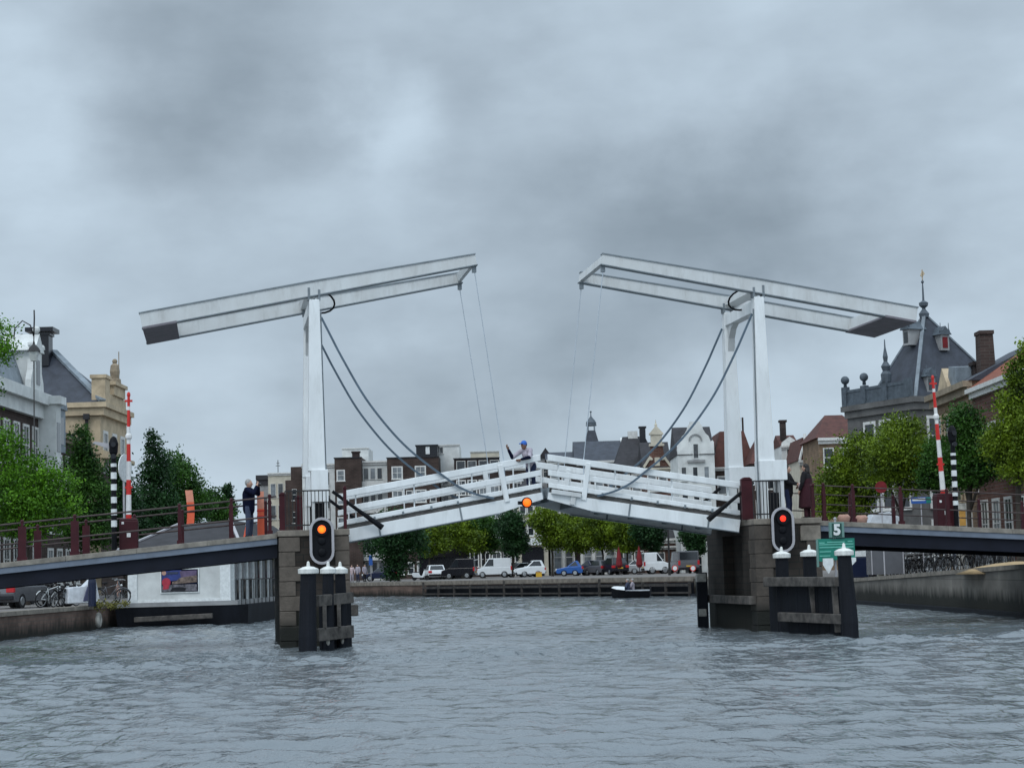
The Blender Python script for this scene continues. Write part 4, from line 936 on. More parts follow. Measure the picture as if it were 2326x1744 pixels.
# row on the far quay
far = [(905, 178, 'leaf_dk', [(895, 1200, 55, 38), (910, 1250, 42, 40), (875, 1235, 45, 32), (893, 1290, 24, 26), (940, 1225, 30, 30)], 'dark ivy-clad tree leaning over the far quay at the narrow pier'),
       (975, 196, 'leaf_yel', [(970, 1205, 42, 30), (985, 1235, 40, 24)], 'bright far-quay tree left of the black van'),
       (1050, 198, 'leaf_yel', [(1040, 1205, 40, 28), (1065, 1230, 38, 26)], 'far-quay tree above the black van'),
       (1100, 200, 'leaf_mid', [(1095, 1200, 36, 30), (1105, 1232, 30, 20)], 'far-quay tree above the white van'),
       (1165, 196, 'leaf_dk', [(1160, 1195, 30, 34), (1170, 1235, 28, 26)], 'dark far-quay tree left of the white balcony'),
       (1255, 194, 'leaf_yel', [(1240, 1180, 38, 24), (1260, 1215, 40, 30)], 'bright far-quay tree right of the white balcony'),
       (1308, 192, 'leaf_yel', [(1300, 1195, 40, 32), (1312, 1232, 34, 24)], 'far-quay tree above the blue car'),
       (1370, 190, 'leaf_yel', [(1362, 1195, 42, 28), (1370, 1228, 36, 24)], 'far-quay tree left of the closed red parasols'),
       (1425, 188, 'leaf_yel', [(1420, 1200, 40, 26), (1428, 1230, 32, 22)], 'far-quay tree above the closed red parasols'),
       (1475, 186, 'leaf_dk', [(1470, 1200, 34, 34), (1482, 1232, 22, 20)], 'dark far-quay tree right of the closed red parasols'),
       (1578, 182, 'leaf_dk', [(1575, 1215, 24, 24), (1582, 1240, 16, 18)], 'small dark far-quay tree beside the broad pier')]
for i, (px, D, mt_, lum, lb) in enumerate(far):
    tree(lb, px, D, 1.25, [(x, y, rx*1.05, ry*1.0) for x, y, rx, ry in lum], mt_, 3600 if i else 6000, 0.20, 40+i, 'trees along the far quay', name='quay_tree', tr=0.13)
# ================================================================ BUILDINGS
def XA(px, D): return at(px, 1280, D).x
def ZA(px, py, D): return at(px, py, D).z
rw = random.Random(3); M['midglass'] = mat('half_curtained_glass', (0.075, 0.08, 0.085), 0.12, 0.6, 1.3, spec=0.6)
class House:
    """local frame: x along the facade, y into the building, z up, origin at the facade's left foot"""
    def __init__(s, name, label, cat, x, y, z, rz, w, d, h, wall, group=None):
        s.T = thing(name, label, cat, (x, y, z), rz, group); s.F = MW[s.T.name]; s.w, s.d, s.h = w, d, h
        m = MB(s.F); m.box((0, 0, -1), (w, d, h)); s.wall = m.build('wall', M[wall], s.T)
    def mb(s): return MB(s.F)
    def part(s, name, m, matn, parent=None, **k): return m.build(name, M[matn], parent or s.T, **k)
    def roof(s, kind, hr, matn, ov=0.25, ridge=0.0, z=None, cut=0.0, x0=None, x1=None):
        z = s.h if z is None else z; m = s.mb(); a = -ov if x0 is None else x0; b = s.w+ov if x1 is None else x1; c, e = -ov, s.d+ov
        z += 0.003
        if kind == 'side': m.prism([(c, z), (e, z), ((c+e)/2, z+hr)], 'x', a, b)
        elif kind == 'front': m.prism([(a, z), (b, z), ((a+b)/2, z+hr)], 'y', c, e)
        elif kind == 'hip':
            r0 = ridge; y = (c+e)/2
            m.add([(a, c, z), (b, c, z), (b, e, z), (a, e, z), (a+r0, y, z+hr), (b-r0, y, z+hr)], [(3, 2, 1, 0), (0, 1, 5, 4), (1, 2, 5), (2, 3, 4, 5), (3, 0, 4)])
        elif kind == 'mansard':
            i = ridge
            m.add([(a, c, z), (b, c, z), (b, e, z), (a, e, z), (a+i, c+i, z+hr), (b-i, c+i, z+hr), (b-i, e-i, z+hr), (a+i, e-i, z+hr)], [(3, 2, 1, 0), (0, 1, 5, 4), (1, 2, 6, 5), (2, 3, 7, 6), (3, 0, 4, 7), (4, 5, 6, 7)])
        return s.part('roof', m, matn)
    def cornice(s, z, matn='frame', hh=0.35, pr=0.3, x0=None, x1=None, sides=False):
        m = s.mb(); a = -0.05 if x0 is None else x0; b = s.w+0.05 if x1 is None else x1
        m.box((a, -pr*0.5, z-hh), (b, 0.0, z-hh*0.45)); m.box((a-0.05, -pr, z-hh*0.45+0.002), (b+0.05, 0.0, z))
        return s.part('cornice', m, matn)
    def win(s, x, z, w, h, glass=None, fr='frame', bars=1, sill=True, face='f', surround=0.09):
        # x, z: lower left corner; face f = front, l/r = side walls
        m = s.mb(); g = s.mb(); t = surround
        if glass is None: glass = rw.choice(('glass', 'glass', 'glass', 'paleglass', 'midglass'))
        def B(mb, x0, x1, y0, y1, z0, z1):
            if face == 'f': mb.box((x0, y0, z0), (x1, y1, z1))
            elif face == 'r': mb.box((s.w-y0, x0, z0), (s.w-y1, x1, z1))
            else: mb.box((y0, x0, z0), (y1, x1, z1))
        B(m, x-t, x, -0.06, 0.0, z-t, z+h+t); B(m, x+w, x+w+t, -0.06, 0, z-t, z+h+t); B(m, x, x+w, -0.06, 0, z+h, z+h+t); B(m, x, x+w, -0.06, 0, z-t, z)
        if bars: B(m, x, x+w, -0.045, -0.012, z+h*0.52-0.03, z+h*0.52+0.03)
        if bars > 1: B(m, x+w/2-0.03, x+w/2+0.03, -0.043, -0.012, z, z+h)
        if sill: B(m, x-t-0.06, x+w+t+0.06, -0.13, -0.062, z-t-0.02, z-t+0.07)
        B(g, x, x+w, -0.010, 0.0, z, z+h)
        f = s.part('window', m, fr); s.part('pane', g, glass, f)
        return f
    def grid(s, xs_, zs_, w, h, **k):
        for z in zs_:
            for x in xs_: s.win(x, z, w, h, **k)
    def chimney(s, x, y, z0, z1, w=0.7, d=0.7, matn='br_dark', capm='tile_dk'):
        m = s.mb(); m.box((x-w/2, y-d/2, z0), (x+w/2, y+d/2, z1)); m.box((x-w/2-0.1, y-d/2-0.1, z1+0.002), (x+w/2+0.1, y+d/2+0.1, z1+0.2))
        return s.part('chimney', m, matn)
def front(name, label, cat, xl, xr, D, zg, ytop, depth, wall, group=None, rz=0.0):
    x0, x1 = XA(xl, D), XA(xr, D); z1 = ZA((xl+xr)/2, ytop, D)
    H = House(name, label, cat, x0, D, zg, rz, x1-x0, depth, z1-zg, wall, group); H.D = D; H.x0 = x0; H.zg = zg
    H.px = lambda px: XA(px, D)-x0
    H.pz = lambda py, px=(xl+xr)/2: ZA(px, py, D)-zg
    return H
FG = 'modern brown brick apartment blocks behind the far quay'
# --- modern flats beyond the left leaf
H = front('apartment_block', 'small dark grey block with flat roof just right of the navy-jacketed person', 'building', 586, 613, 262, 1.2, 1079, 10, 'greypl'); H.cornice(H.h, 'tile_dk', 1.4, 0.3); H.grid([0.3, 0.95], [H.h-4.6, H.h-7.5, H.h-10.4], 0.45, 1.5, surround=0.06, bars=0)
H = front('apartment_block', 'cream flat-roofed block with a mast on its roof, left of the portal', 'building', 612, 664, 256, 1.2, 1073, 10, 'cream'); H.cornice(H.h, 'frame', 0.4, 0.3); H.grid([0.35, 1.35, 2.3], [H.h-3.3-2.9*i for i in range(5)], 0.6, 1.8, bars=0, surround=0.05)
m = H.mb(); m.tube((1.1, 2, H.h), (1.1, 2, H.h+1.8), 0.05); m.box((0.8, 1.97, H.h+1.0), (1.4, 2.03, H.h+1.08)); m.box((0.9, 1.97, H.h+1.35), (1.3, 2.03, H.h+1.42)); H.part('mast', m, 'iron')
H = front('apartment_block', 'narrow stepped brown brick block immediately left of the portal', 'building', 651, 690, 246, 1.2, 1090, 10, 'br_brown'); m = H.mb(); m.box((0.7, 0.2, H.h), (H.w, 8, H.h+1.7)); H.part('upper_storey', m, 'br_brown'); H.grid([0.9], [H.h-2.6, H.h-5.5, H.h-8.4], 0.5, 1.4, surround=0.05)
H = front('apartment_block', 'pale grey flat-roofed block with window bands, immediately right of the portal', 'building', 690, 764, 240, 1.2, 1053, 10, 'plaster'); H.cornice(H.h, 'frame', 0.5, 0.3); H.grid([0.4, 1.5, 2.6], [H.h-2.7-2.9*i for i in range(5)], 0.75, 1.6, bars=0, surround=0.06)
H = front('apartment_block', 'brown brick stair tower with one white window above the left end of the bridge railing', 'building', 764, 825, 236, 1.2, 1038, 9, 'br_brown', FG); H.cornice(H.h, 'tile_dk', 0.18, 0.12)
zs = [H.pz(1090)-2.9*i for i in range(5)]; H.grid([H.px(771)], zs, 0.75, 1.15, surround=0.14, glass='paleglass'); H.chimney(H.px(812), 1.0, H.h, H.h+0.55, 0.9)
H = front('roof_house', 'white flat-topped roof box set back behind the brown stair tower', 'building', 782, 842, 250, 1.2, 1017, 8, 'plaster'); H.cornice(H.h, 'frame', 0.2, 0.15)
H = front('apartment_block', 'white balcony bay between two brown brick towers', 'building', 825, 884, 238, 1.2, 1046, 9, 'plaster', FG); H.cornice(H.h, 'frame', 0.5, 0.35)
for i in range(5):
    z = H.pz(1088)-2.9*i; H.grid([0.3, 1.15, 2.0], [z], 0.55, 1.35, bars=0, surround=0.05)
    m = H.mb(); m.box((0.05, -1.0, z-1.3), (H.w-0.05, -0.003, z-1.18)); m.box((0.05, -1.0, z-1.18), (H.w-0.05, -0.93, z-0.25)); H.part('balcony', m, 'frame')
H = front('apartment_block', 'broad brown brick tower with two white windows and a dark penthouse on top', 'building', 884, 1002, 234, 1.2, 1037, 10, 'br_brown', FG); H.cornice(H.h, 'tile_dk', 0.18, 0.12)
zs = [H.pz(1085)-2.9*i for i in range(5)]; H.grid([H.px(897), H.px(950)], zs, 1.05, 1.3, surround=0.16, glass='paleglass', bars=2); H.grid([H.px(928), H.px(982)], zs[1:], 0.6, 1.3, surround=0.1)
m = H.mb(); m.box((H.px(950), 1.2, H.h), (H.px(999), 7, H.h+1.35)); m.box((H.px(948), 1.0, H.h+1.352), (H.px(1001), 7.2, H.h+1.5)); H.part('penthouse', m, 'cark')
H.part('penthouse_window', (lambda q: q.box((H.px(972), 1.14, H.h+0.35), (H.px(981), 1.19, H.h+1.25)))(H.mb()), 'signw')
H = front('apartment_block', 'tall cream stair block standing beside the dark penthouse', 'building', 1000, 1050, 240, 1.2, 1009, 8, 'plaster'); H.cornice(H.h, 'frame', 0.25, 0.15); H.win(H.px(1006), H.pz(1029), 0.35, 0.8, surround=0.05, bars=0); H.grid([0.6, 1.6], [H.h-5-2.9*i for i in range(4)], 0.6, 1.5, bars=0)
H = front('apartment_block', 'dark-topped brown block with white window frames above the middle of the left leaf', 'building', 1037, 1140, 232, 1.2, 1039, 10, 'br_dark'); H.cornice(H.h, 'tile_dk', 0.2, 0.15)
H.grid([0.35+1.35*i for i in range(4)], [H.h-1.5], 0.95, 1.1, bars=0, surround=0.06); H.grid([0.35+1.35*i for i in range(4)], [H.h-4.4-2.9*i for i in range(4)], 0.9, 1.6, surround=0.14, bars=2)
H = front('roof_house', 'cream roof box on the far block left of the capped person', 'building', 1075, 1140, 246, 1.2, 1024, 6, 'cream'); H.cornice(H.h, 'frame', 0.2, 0.15)
H = front('apartment_block', 'long brown brick block behind the capped person', 'building', 1137, 1250, 233, 1.2, 1062, 10, 'br_brown'); H.cornice(H.h, 'frame', 0.3, 0.2); H.grid([0.4+1.45*i for i in range(4)], [H.h-2.6-2.9*i for i in range(5)], 0.85, 1.5, surround=0.12, bars=2)
# --- old houses in the middle distance, under and above the right leaf
H = front('town_house', 'house with white balcony over a black shopfront under the amber lamp', 'house', 1178, 1246, 214, 1.25, 1120, 8, 'cream'); H.roof('hip', 2.2, 'tile_dk', 0.2, 1.4)
H.grid([0.35, 1.2, 2.1], [H.pz(1215), H.pz(1165)], 0.55, 1.55, surround=0.12)
m = H.mb(); m.box((H.px(1186), -0.7, H.pz(1238)), (H.px(1234), -0.003, H.pz(1222))); H.part('balcony', m, 'signw', bevel=0.03)
m = H.mb(); m.box((H.px(1186), -0.12, 0), (H.px(1236), -0.003, H.pz(1242))); H.part('shopfront', m, 'cark')
H = front('town_house', 'small house with a pointed dark gable peeping above the right railing', 'house', 1233, 1260, 222, 1.25, 1040, 8, 'greypl'); H.roof('front', 1.2, 'tile_dk', 0.15); H.grid([0.4], [H.h-2.2, H.h-5, H.h-8], 0.5, 1.2)
H = front('town_house', 'long house with slate roof and pale eaves behind the upper right railing', 'house', 1318, 1418, 216, 1.25, 1046, 9, 'br_dark'); H.roof('side', 2.5, 'slate', 0.3); H.cornice(H.h, 'frame', 0.5, 0.35)
m = H.mb(); m.prism([(-0.35, H.h-0.05), (0.0, H.h-0.05), (4.5, H.h+2.52), (4.5, H.h+2.8)], 'x', H.w+0.26, H.w+0.45); H.part('verge', m, 'frame')
H.grid([0.5+1.5*i for i in range(3)], [H.h-3.2, H.h-6.2], 0.8, 1.7, surround=0.14, glass='paleglass')
for i in range(4): H.part('pilaster', (lambda q: q.box((0.05+1.3*i, -0.12, 0), (0.40+1.3*i, -0.003, 4.2)))(H.mb()), 'frame')
for i in range(3): H.win(0.5+1.3*i, 0.5, 0.75, 2.9, surround=0.05)
H = front('town_house', 'lower house with flat slate roof and white pilasters just right of the pointed dark gable', 'house', 1250, 1317, 218, 1.25, 1043, 9, 'br_dark'); H.roof('side', 1.1, 'slate', 0.2); H.cornice(H.h, 'frame', 0.5, 0.3); H.grid([0.4, 1.7], [H.h-3.0, H.h-6.0], 0.8, 1.7, surround=0.14, glass='paleglass')
for i in range(3): H.part('pilaster', (lambda q: q.box((0.05+1.3*i, -0.12, 0), (0.40+1.3*i, -0.003, 4.2)))(H.mb()), 'frame')
for i in range(2): H.win(0.5+1.3*i, 0.5, 0.75, 2.9, surround=0.05)
H = front('church_spire', 'slender slate spire with open lantern and onion cap far behind the roofs', 'spire', 1338, 1369, 330, 1.25, 1008, 5, 'slate')
cx = H.w/2; hz = H.h
m = H.mb(); m.taper((cx, 1.2), 2.5, 2.4, hz, (cx, 1.2), 1.3, 1.3, hz+2.4); H.part('roof', m, 'slate')
m = H.mb()
for dx in (-0.55, 0.55):
    for dy in (0.65, 1.75): m.box((cx+dx-0.11, dy-0.11, hz+2.4), (cx+dx+0.11, dy+0.11, hz+3.2))
H.part('lantern', m, 'slate_l')
m = H.mb(); m.lathe([(0.9, 3.2), (0.95, 3.35), (0.85, 3.5), (0.9, 3.75), (0.65, 4.2), (0.3, 4.6), (0.1, 4.9), (0.06, 5.6)], (cx, 1.2, hz), 12); m.ball((cx, 1.2, hz+5.65), 0.18, 8); H.part('cap', m, 'stoneball')
H = front('town_house', 'house with tall dark roof left of the ornate brick gable', 'house', 1410, 1500, 208, 1.25, 1060, 9, 'br_dark'); H.roof('hip', 3.6, 'tile_dk', 0.3, 1.2); H.cornice(H.h, 'frame', 0.4, 0.3)
H.grid([0.4, 1.6, 2.8], [H.h-2.6, H.h-5.6, 0.6], 0.8, 1.7, surround=0.14, glass='paleglass'); H.chimney(H.px(1474), 3.2, H.h+1.5, H.h+4.4, 0.65, matn='cark'); m = H.mb(); m.box((H.px(1442), 4.2, H.h+2), (H.px(1464), 5.4, H.h+4.2)); H.part('roof_box', m, 'frame')
H = front('town_house', 'ornate brick gable with cream carved pediment and side scrolls', 'house', 1472, 1530, 203, 1.25, 1062, 9, 'br_red'); w = H.w; h0 = H.h
m = H.mb(); m.prism([(0.05, h0), (w-0.05, h0), (w-0.05, h0+0.6), (w-0.55, h0+1.1), (w-0.7, h0+2.3), (0.7, h0+2.3), (0.55, h0+1.1), (0.05, h0+0.6)], 'y', 0, 0.5); H.part('gable', m, 'br_red')
m = H.mb(); m.box((0.55, -0.15, h0+2.302), (w-0.55, 0.5, h0+2.55)); m.box((0.75, -0.06, h0+2.552), (w-0.75, 0.45, h0+3.5)); m.box((0.6, -0.15, h0+3.502), (w-0.6, 0.5, h0+3.7)); m.prism([(0.65, h0+3.702), (w-0.65, h0+3.702), (w/2, h0+4.5)], 'y', -0.1, 0.45); m.lathe([(0.12, 0), (0.16, 0.15), (0.05, 0.4), (0.03, 0.7)], (w/2, 0.2, h0+4.4), 8); H.part('pediment', m, 'cream')
m = H.mb(); m.bar((-0.1, -0.05, h0+0.1), (0.65, -0.05, h0+1.2), 0.12, 0.25); m.bar((w+0.1, -0.05, h0+0.1), (w-0.65, -0.05, h0+1.2), 0.12, 0.25); m.ball((0.75, -0.08, h0+0.9), 0.16, 8); m.ball((w-0.75, -0.08, h0+0.9), 0.16, 8); m.box((w*0.4, -0.1, h0+0.2), (w*0.6, -0.003, h0+1.1)); H.part('carving', m, 'cream')
H.cornice(h0, 'cream', 0.4, 0.3); H.roof('side', 3.0, 'tile_dk', 0.2); H.grid([0.35, 1.5], [h0-2.4, h0-5.4, 0.8], 0.75, 1.6, surround=0.14, glass='paleglass')
H = front('town_house', 'low brick house with wide white cornices and a red door', 'house', 1482, 1582, 192, 1.25, 1222, 6, 'br_red'); H.cornice(H.h, 'frame', 0.5, 0.4); H.cornice(H.h-0.75, 'frame', 0.35, 0.35); m = H.mb(); m.box((H.px(1530), -0.06, 0), (H.px(1548), -0.003, 1.9)); H.part('door', m, 'redcl'); H.grid([H.px(1492), H.px(1560)], [0.7], 0.75, 1.3); H.roof('hip', 1.0, 'tile_dk', 0.15, 0.8)
H = front('town_house', 'white house with curved step gable, arched top window and dark narrow windows', 'house', 1548, 1632, 186, 1.25, 1018, 9, 'plaster'); w = H.w; h0 = H.h
cz = lambda py: H.pz(py, 1590)
pts = [(0, h0), (0, cz(1004)), (0.12, cz(1000)), (0.3, cz(1003)), (0.5, cz(990)), (0.75, cz(985)), (1.0, cz(975)), (1.1, cz(966)), (1.25, cz(963)), (1.3, cz(957)), (w-1.3, cz(957)), (w-1.25, cz(963)), (w-1.1, cz(966)), (w-1.0, cz(975)), (w-0.75, cz(985)), (w-0.5, cz(990)), (w-0.3, cz(1003)), (w-0.12, cz(1000)), (w, cz(1004)), (w, h0)]
m = H.mb(); m.prism(pts, 'y', 0, 0.4); H.part('gable', m, 'plaster')
m = H.mb()
for i in range(9):
    a0 = PI*i/9; a1 = PI*(i+1)/9; m.bar((w/2-0.6*math.cos(a0), -0.06, cz(1000)+0.6*math.sin(a0)), (w/2-0.6*math.cos(a1), -0.06, cz(1000)+0.6*math.sin(a1)), 0.12, 0.12)
m.box((w/2-0.85, -0.22, cz(1047)-0.1), (w/2+0.85, -0.003, cz(1047)+0.12)); H.part('moulding', m, 'greypl')
H.win(w/2-0.22, cz(1040), 0.44, 1.35, fr='plaster', sill=False, bars=0); H.grid([0.35, 1.45, 2.55], [cz(1090)], 0.42, 1.25, fr='plaster', bars=0); H.grid([0.35, 1.45, 2.55], [cz(1090)-3, cz(1090)-6, cz(1090)-9], 0.5, 1.6)
H.roof('side', 3.0, 'tile_dk', 0.1, z=h0-0.6)
H = front('town_house', 'brown brick house with mansard roof half hidden by the farther post of the portal', 'house', 1630, 1722, 190, 1.25, 1060, 9, 'br_brown'); H.roof('mansard', 3.6, 'tile_red', 0.2, 1.0); H.cornice(H.h, 'frame', 0.35, 0.3); H.grid([0.4, 1.6, 2.8], [H.h-2.6, H.h-5.6], 0.7, 1.6, surround=0.14)
for x in (H.px(1690), H.px(1697), H.px(1704)): m = H.mb(); m.tube((x, 1.6, H.h+3.6), (x, 1.6, H.h+5.0), 0.1); H.part('chimney_pot', m, 'br_dark')
H = front('town_house', 'brick house with sloping red-brown roof just right of the nearer portal post', 'house', 1716, 1794, 184, 1.25, 1052, 8, 'br_brown'); H.roof('hip', 3.5, 'tile_red', 0.2, 1.7); H.grid([0.4, 1.5, 2.5], [H.h-2.4, H.h-5.2], 0.7, 1.6, surround=0.14)
H = front('town_house', 'narrow white dormer-gabled house with dark chimney above the black-jacketed person', 'house', 1786, 1826, 176, 1.25, 1012, 7, 'plaster'); w = H.w; m = H.mb(); m.prism([(0, H.h), (w, H.h), (w-0.1, H.h+0.35), (w/2, H.h+0.85), (0.1, H.h+0.35)], 'y', 0, 0.4); H.part('gable', m, 'frame'); H.cornice(H.h, 'frame', 0.3, 0.25); H.win(w/2-0.3, H.pz(1048), 0.6, 1.2, surround=0.12); H.grid([0.25, 0.95], [H.pz(1048)-3.2, H.pz(1048)-6], 0.45, 1.4)
H.chimney(0.45, 1.8, H.h-0.5, H.h+2.3, 0.5, matn='br_dark'); H.roof('side', 1.2, 'tile_red', 0.05)
H = front('town_house', 'house with steep red mansard roof and curved white verge left of the yellow-green tree', 'house', 1826, 1888, 168, 1.25, 1044, 8, 'cream'); H.roof('mansard', 2.0, 'tile_red', 0.15, 0.5); H.cornice(H.h, 'frame', 0.45, 0.4); m = H.mb(); m.rings([(0.0, -0.2, H.h), (0.2, -0.1, H.h+0.7), (0.55, 0.1, H.h+1.5), (0.6, 0.3, H.h+2.3)], 0.12, 6); H.part('verge', m, 'frame'); H.grid([0.3, 1.2], [H.h-2.2, H.h-5], 0.6, 1.4)
H = front('town_house', 'cream house with hipped red tile roof left of the slate-roofed corner building', 'house', 1872, 1985, 158, 1.25, 993, 9, 'br_tan'); H.roof('hip', 2.2, 'tile_red', 0.3, 1.6); H.cornice(H.h, 'frame', 0.5, 0.4); H.grid([0.4+1.3*i for i in range(3)], [H.h-2.4, H.h-5.2], 0.7, 1.5)
# --- slate-roofed corner building
H = House('corner_building', 'grey corner building with steep slate pyramid roof, lead balustrade and spike', 'building', 24.8, 118, 1.2, math.radians(25), 8.0, 7.2, 10.4, 'greystone')
F0 = H.F; h = H.h
m = H.mb(); m.box((-0.3, -0.3, h+0.002), (8.3, 7.5, h+0.35)); m.box((-0.15, -0.15, h-0.45), (8.15, -0.003, h)); m.box((-0.15, -0.003, h-0.45), (-0.003, 7.3, h)); H.part('cornice', m, 'greystone')
zb = h+0.352; ap_ = (3.0, 3.0, 16.4)
m = H.mb(); B_ = [(0.2, 0.2), (7.9, 0.2), (7.9, 5.2), (0.2, 5.2)]
m.add([(x, y, zb) for x, y in B_]+[(3.0, 2.6, 16.2), (3.25, 2.6, 16.2), (3.25, 2.8, 16.2), (3.0, 2.8, 16.2)], [(3,2,1,0),(4,5,6,7),(0,1,5,4),(1,2,6,5),(2,3,7,6),(3,0,4,7)]); H.part('roof', m, 'slate')
m = H.mb(); m.bar((0.2, 0.15, zb), (3.0, 2.58, 16.2), 0.22, 0.16); m.bar((7.9, 0.15, zb), (3.25, 2.58, 16.2), 0.12, 0.10); m.bar((0.15, 5.2, zb), (3.0, 2.8, 16.2), 0.12, 0.1); H.part('hip_flashing', m, 'slate_l')
m = H.mb(); m.lathe([(0.28, 0), (0.33, 0.25), (0.14, 0.5), (0.10, 0.6), (0.27, 0.75), (0.30, 0.95), (0.07, 1.1), (0.05, 1.9), (0.02, 2.5)], (3.1, 2.7, 16.1), 10); m.ball((3.1, 2.7, 18.4), 0.10, 8); H.part('spike', m, 'stoneball')
m = H.mb(); m.box((3.08, 2.68, 18.3), (3.14, 2.72, 19.2)); m.prism([(2.95, 18.8), (3.1, 18.7), (3.3, 18.95), (3.12, 19.15)], 'y', 2.68, 2.72); H.part('weathervane', m, 'sandst')
def dormer(x, y, z, along, redw):
    # along: 'f' faces -y, 'l' faces -x
    m = H.mb(); r = H.mb(); g = H.mb(); s_ = 0.32
    if along == 'f':
        m.box((x-s_, y, z), (x+s_, y+1.4, z+1.0)); r.prism([(x-s_-0.15, z+1.002), (x+s_+0.15, z+1.002), (x, z+1.55)], 'y', y-0.12, y+1.5); g.box((x-0.2, y-0.02, z+0.15), (x+0.2, y, z+0.85))
        for dx in (-s_, s_): r.lathe([(0.07, 0), (0.09, 0.12), (0.03, 0.3), (0.02, 0.65)], (x+dx, y, z+1.1), 6)
    else:
        m.box((x, y-s_, z), (x+1.2, y+s_, z+1.0)); r.prism([(y-s_-0.15, z+1.002), (y+s_+0.15, z+1.002), (y, z+1.55)], 'x', x-0.12, x+1.3); g.box((x-0.02, y-0.2, z+0.15), (x, y+0.2, z+0.85))
        for dy in (-s_, s_): r.lathe([(0.07, 0), (0.09, 0.12), (0.03, 0.3), (0.02, 0.65)], (x, y+dy, z+1.1), 6)
    d = H.part('dormer', m, 'greypl'); H.part('dormer_roof', r, 'stoneball', d); H.part('shutter', g, 'redcl' if redw else 'glass', d)
dormer(3.6, 1.35, zb+3.1, 'f', True); dormer(1.45, 2.5, zb+3.5, 'l', False); dormer(1.6, 0.35, zb+0.3, 'f', False)
m = H.mb()
for y0 in (0.1, 2.4, 4.7): m.box((-0.32, y0, zb), (0.0, y0+0.5, zb+1.15))
m.box((-0.26, 0.6, zb), (-0.08, 6.9, zb+0.18)); m.box((-0.26, 0.6, zb+0.85), (-0.08, 6.9, zb+1.02)); m.box((-0.22, 0.6, zb+0.18), (-0.12, 6.9, zb+0.85)); m.box((-0.32, 6.8, zb), (0, 7.3, zb+1.25)); H.part('balustrade', m, 'stoneball')
for y0 in (4.95, 7.05): m = H.mb(); m.lathe([(0.12, 0), (0.10, 0.25), (0.2, 0.35)], (-0.16, y0, zb+1.2), 10); m.ball((-0.16, y0, zb+1.7), 0.28, 12); H.part('ball_finial', m, 'stoneball', smooth=True)
m = H.mb(); m.lathe([(0.3, 0), (0.34, 0.5), (0.2, 0.7), (0.3, 1.0), (0.12, 1.3), (0.16, 1.6), (0.05, 2.2), (0.03, 2.7)], (-0.1, 2.65, zb+1.15), 10); H.part('obelisk', m, 'stoneball')
H.grid([0.9, 2.6, 4.3], [7.2, 4.0], 0.95, 2.2, face='l', surround=0.18); H.grid([1.0, 3.0, 5.0], [7.2, 4.0, 0.8], 0.95, 2.2, surround=0.18)
# --- right bank row facing the water
def right_row(name, label, y0, y1, h, wall, depth=9, x=24.1): return House(name, label, 'house', x, y0, 1.3, -PI/2, y0-y1, depth, h, wall)
H = right_row('town_house', 'ochre brick house with cream gable trim between the slate roof and the brown chimney', 109.5, 100.2, 9.9, 'br_tan'); H.cornice(H.h, 'sanddk', 0.7, 0.5)
m = H.mb(); m.prism([(0.5, H.h+0.003), (3.6, H.h+0.003), (2.0, H.h+1.4)], 'y', 0.1, 2.0); H.part('gable', m, 'sandst'); m = H.mb(); m.prism([(2.3, H.h+0.004), (4.6, H.h+0.004), (4.6, H.h+1.2), (2.9, H.h+1.4)], 'y', 0.3, 2.4); H.part('roof_light', m, 'slate_l')
H.roof('side', 2.4, 'slate', 0.2); H.grid([0.8, 2.8, 4.8, 6.8], [6.6, 3.8], 1.0, 1.9, surround=0.16, fr='sandst'); H.grid([0.8, 2.8, 4.8, 6.8], [0.7], 1.1, 2.2, surround=0.14)
H.chimney(4.9, 1.6, H.h, H.h+1.2, 0.8, 0.9, 'br_dark'); m = H.mb(); m.taper((6.1, 1.6), 1.1, 0.85, H.h-0.5, (6.0, 1.6), 1.0, 0.72, H.h+2.75); m.box((5.4, 1.2, H.h+2.752), (6.6, 2.0, H.h+2.95)); H.part('chimney', m, 'br_brown')
H = right_row('town_house', 'red brick house with white sash windows and orange tile roof at the right edge', 100.1, 86.5, 9.4, 'br_red'); H.cornice(H.h, 'frame', 0.5, 0.4); H.roof('side', 3.2, 'tile_or', 0.3); H.grid([0.8+2.4*i for i in range(5)], [5.0, 1.15], 1.15, 2.3, surround=0.15, bars=2); m = H.mb(); m.box((4.9, -1.0, -0.2), (6.4, -0.003, 0.9)); H.part('stoop', m, 'coping')
m = H.mb()
for i in range(8): m.box((-0.05, -0.05, 0.4+i*0.9), (0.35, -0.003, 0.7+i*0.9))
H.part('quoins', m, 'frame')
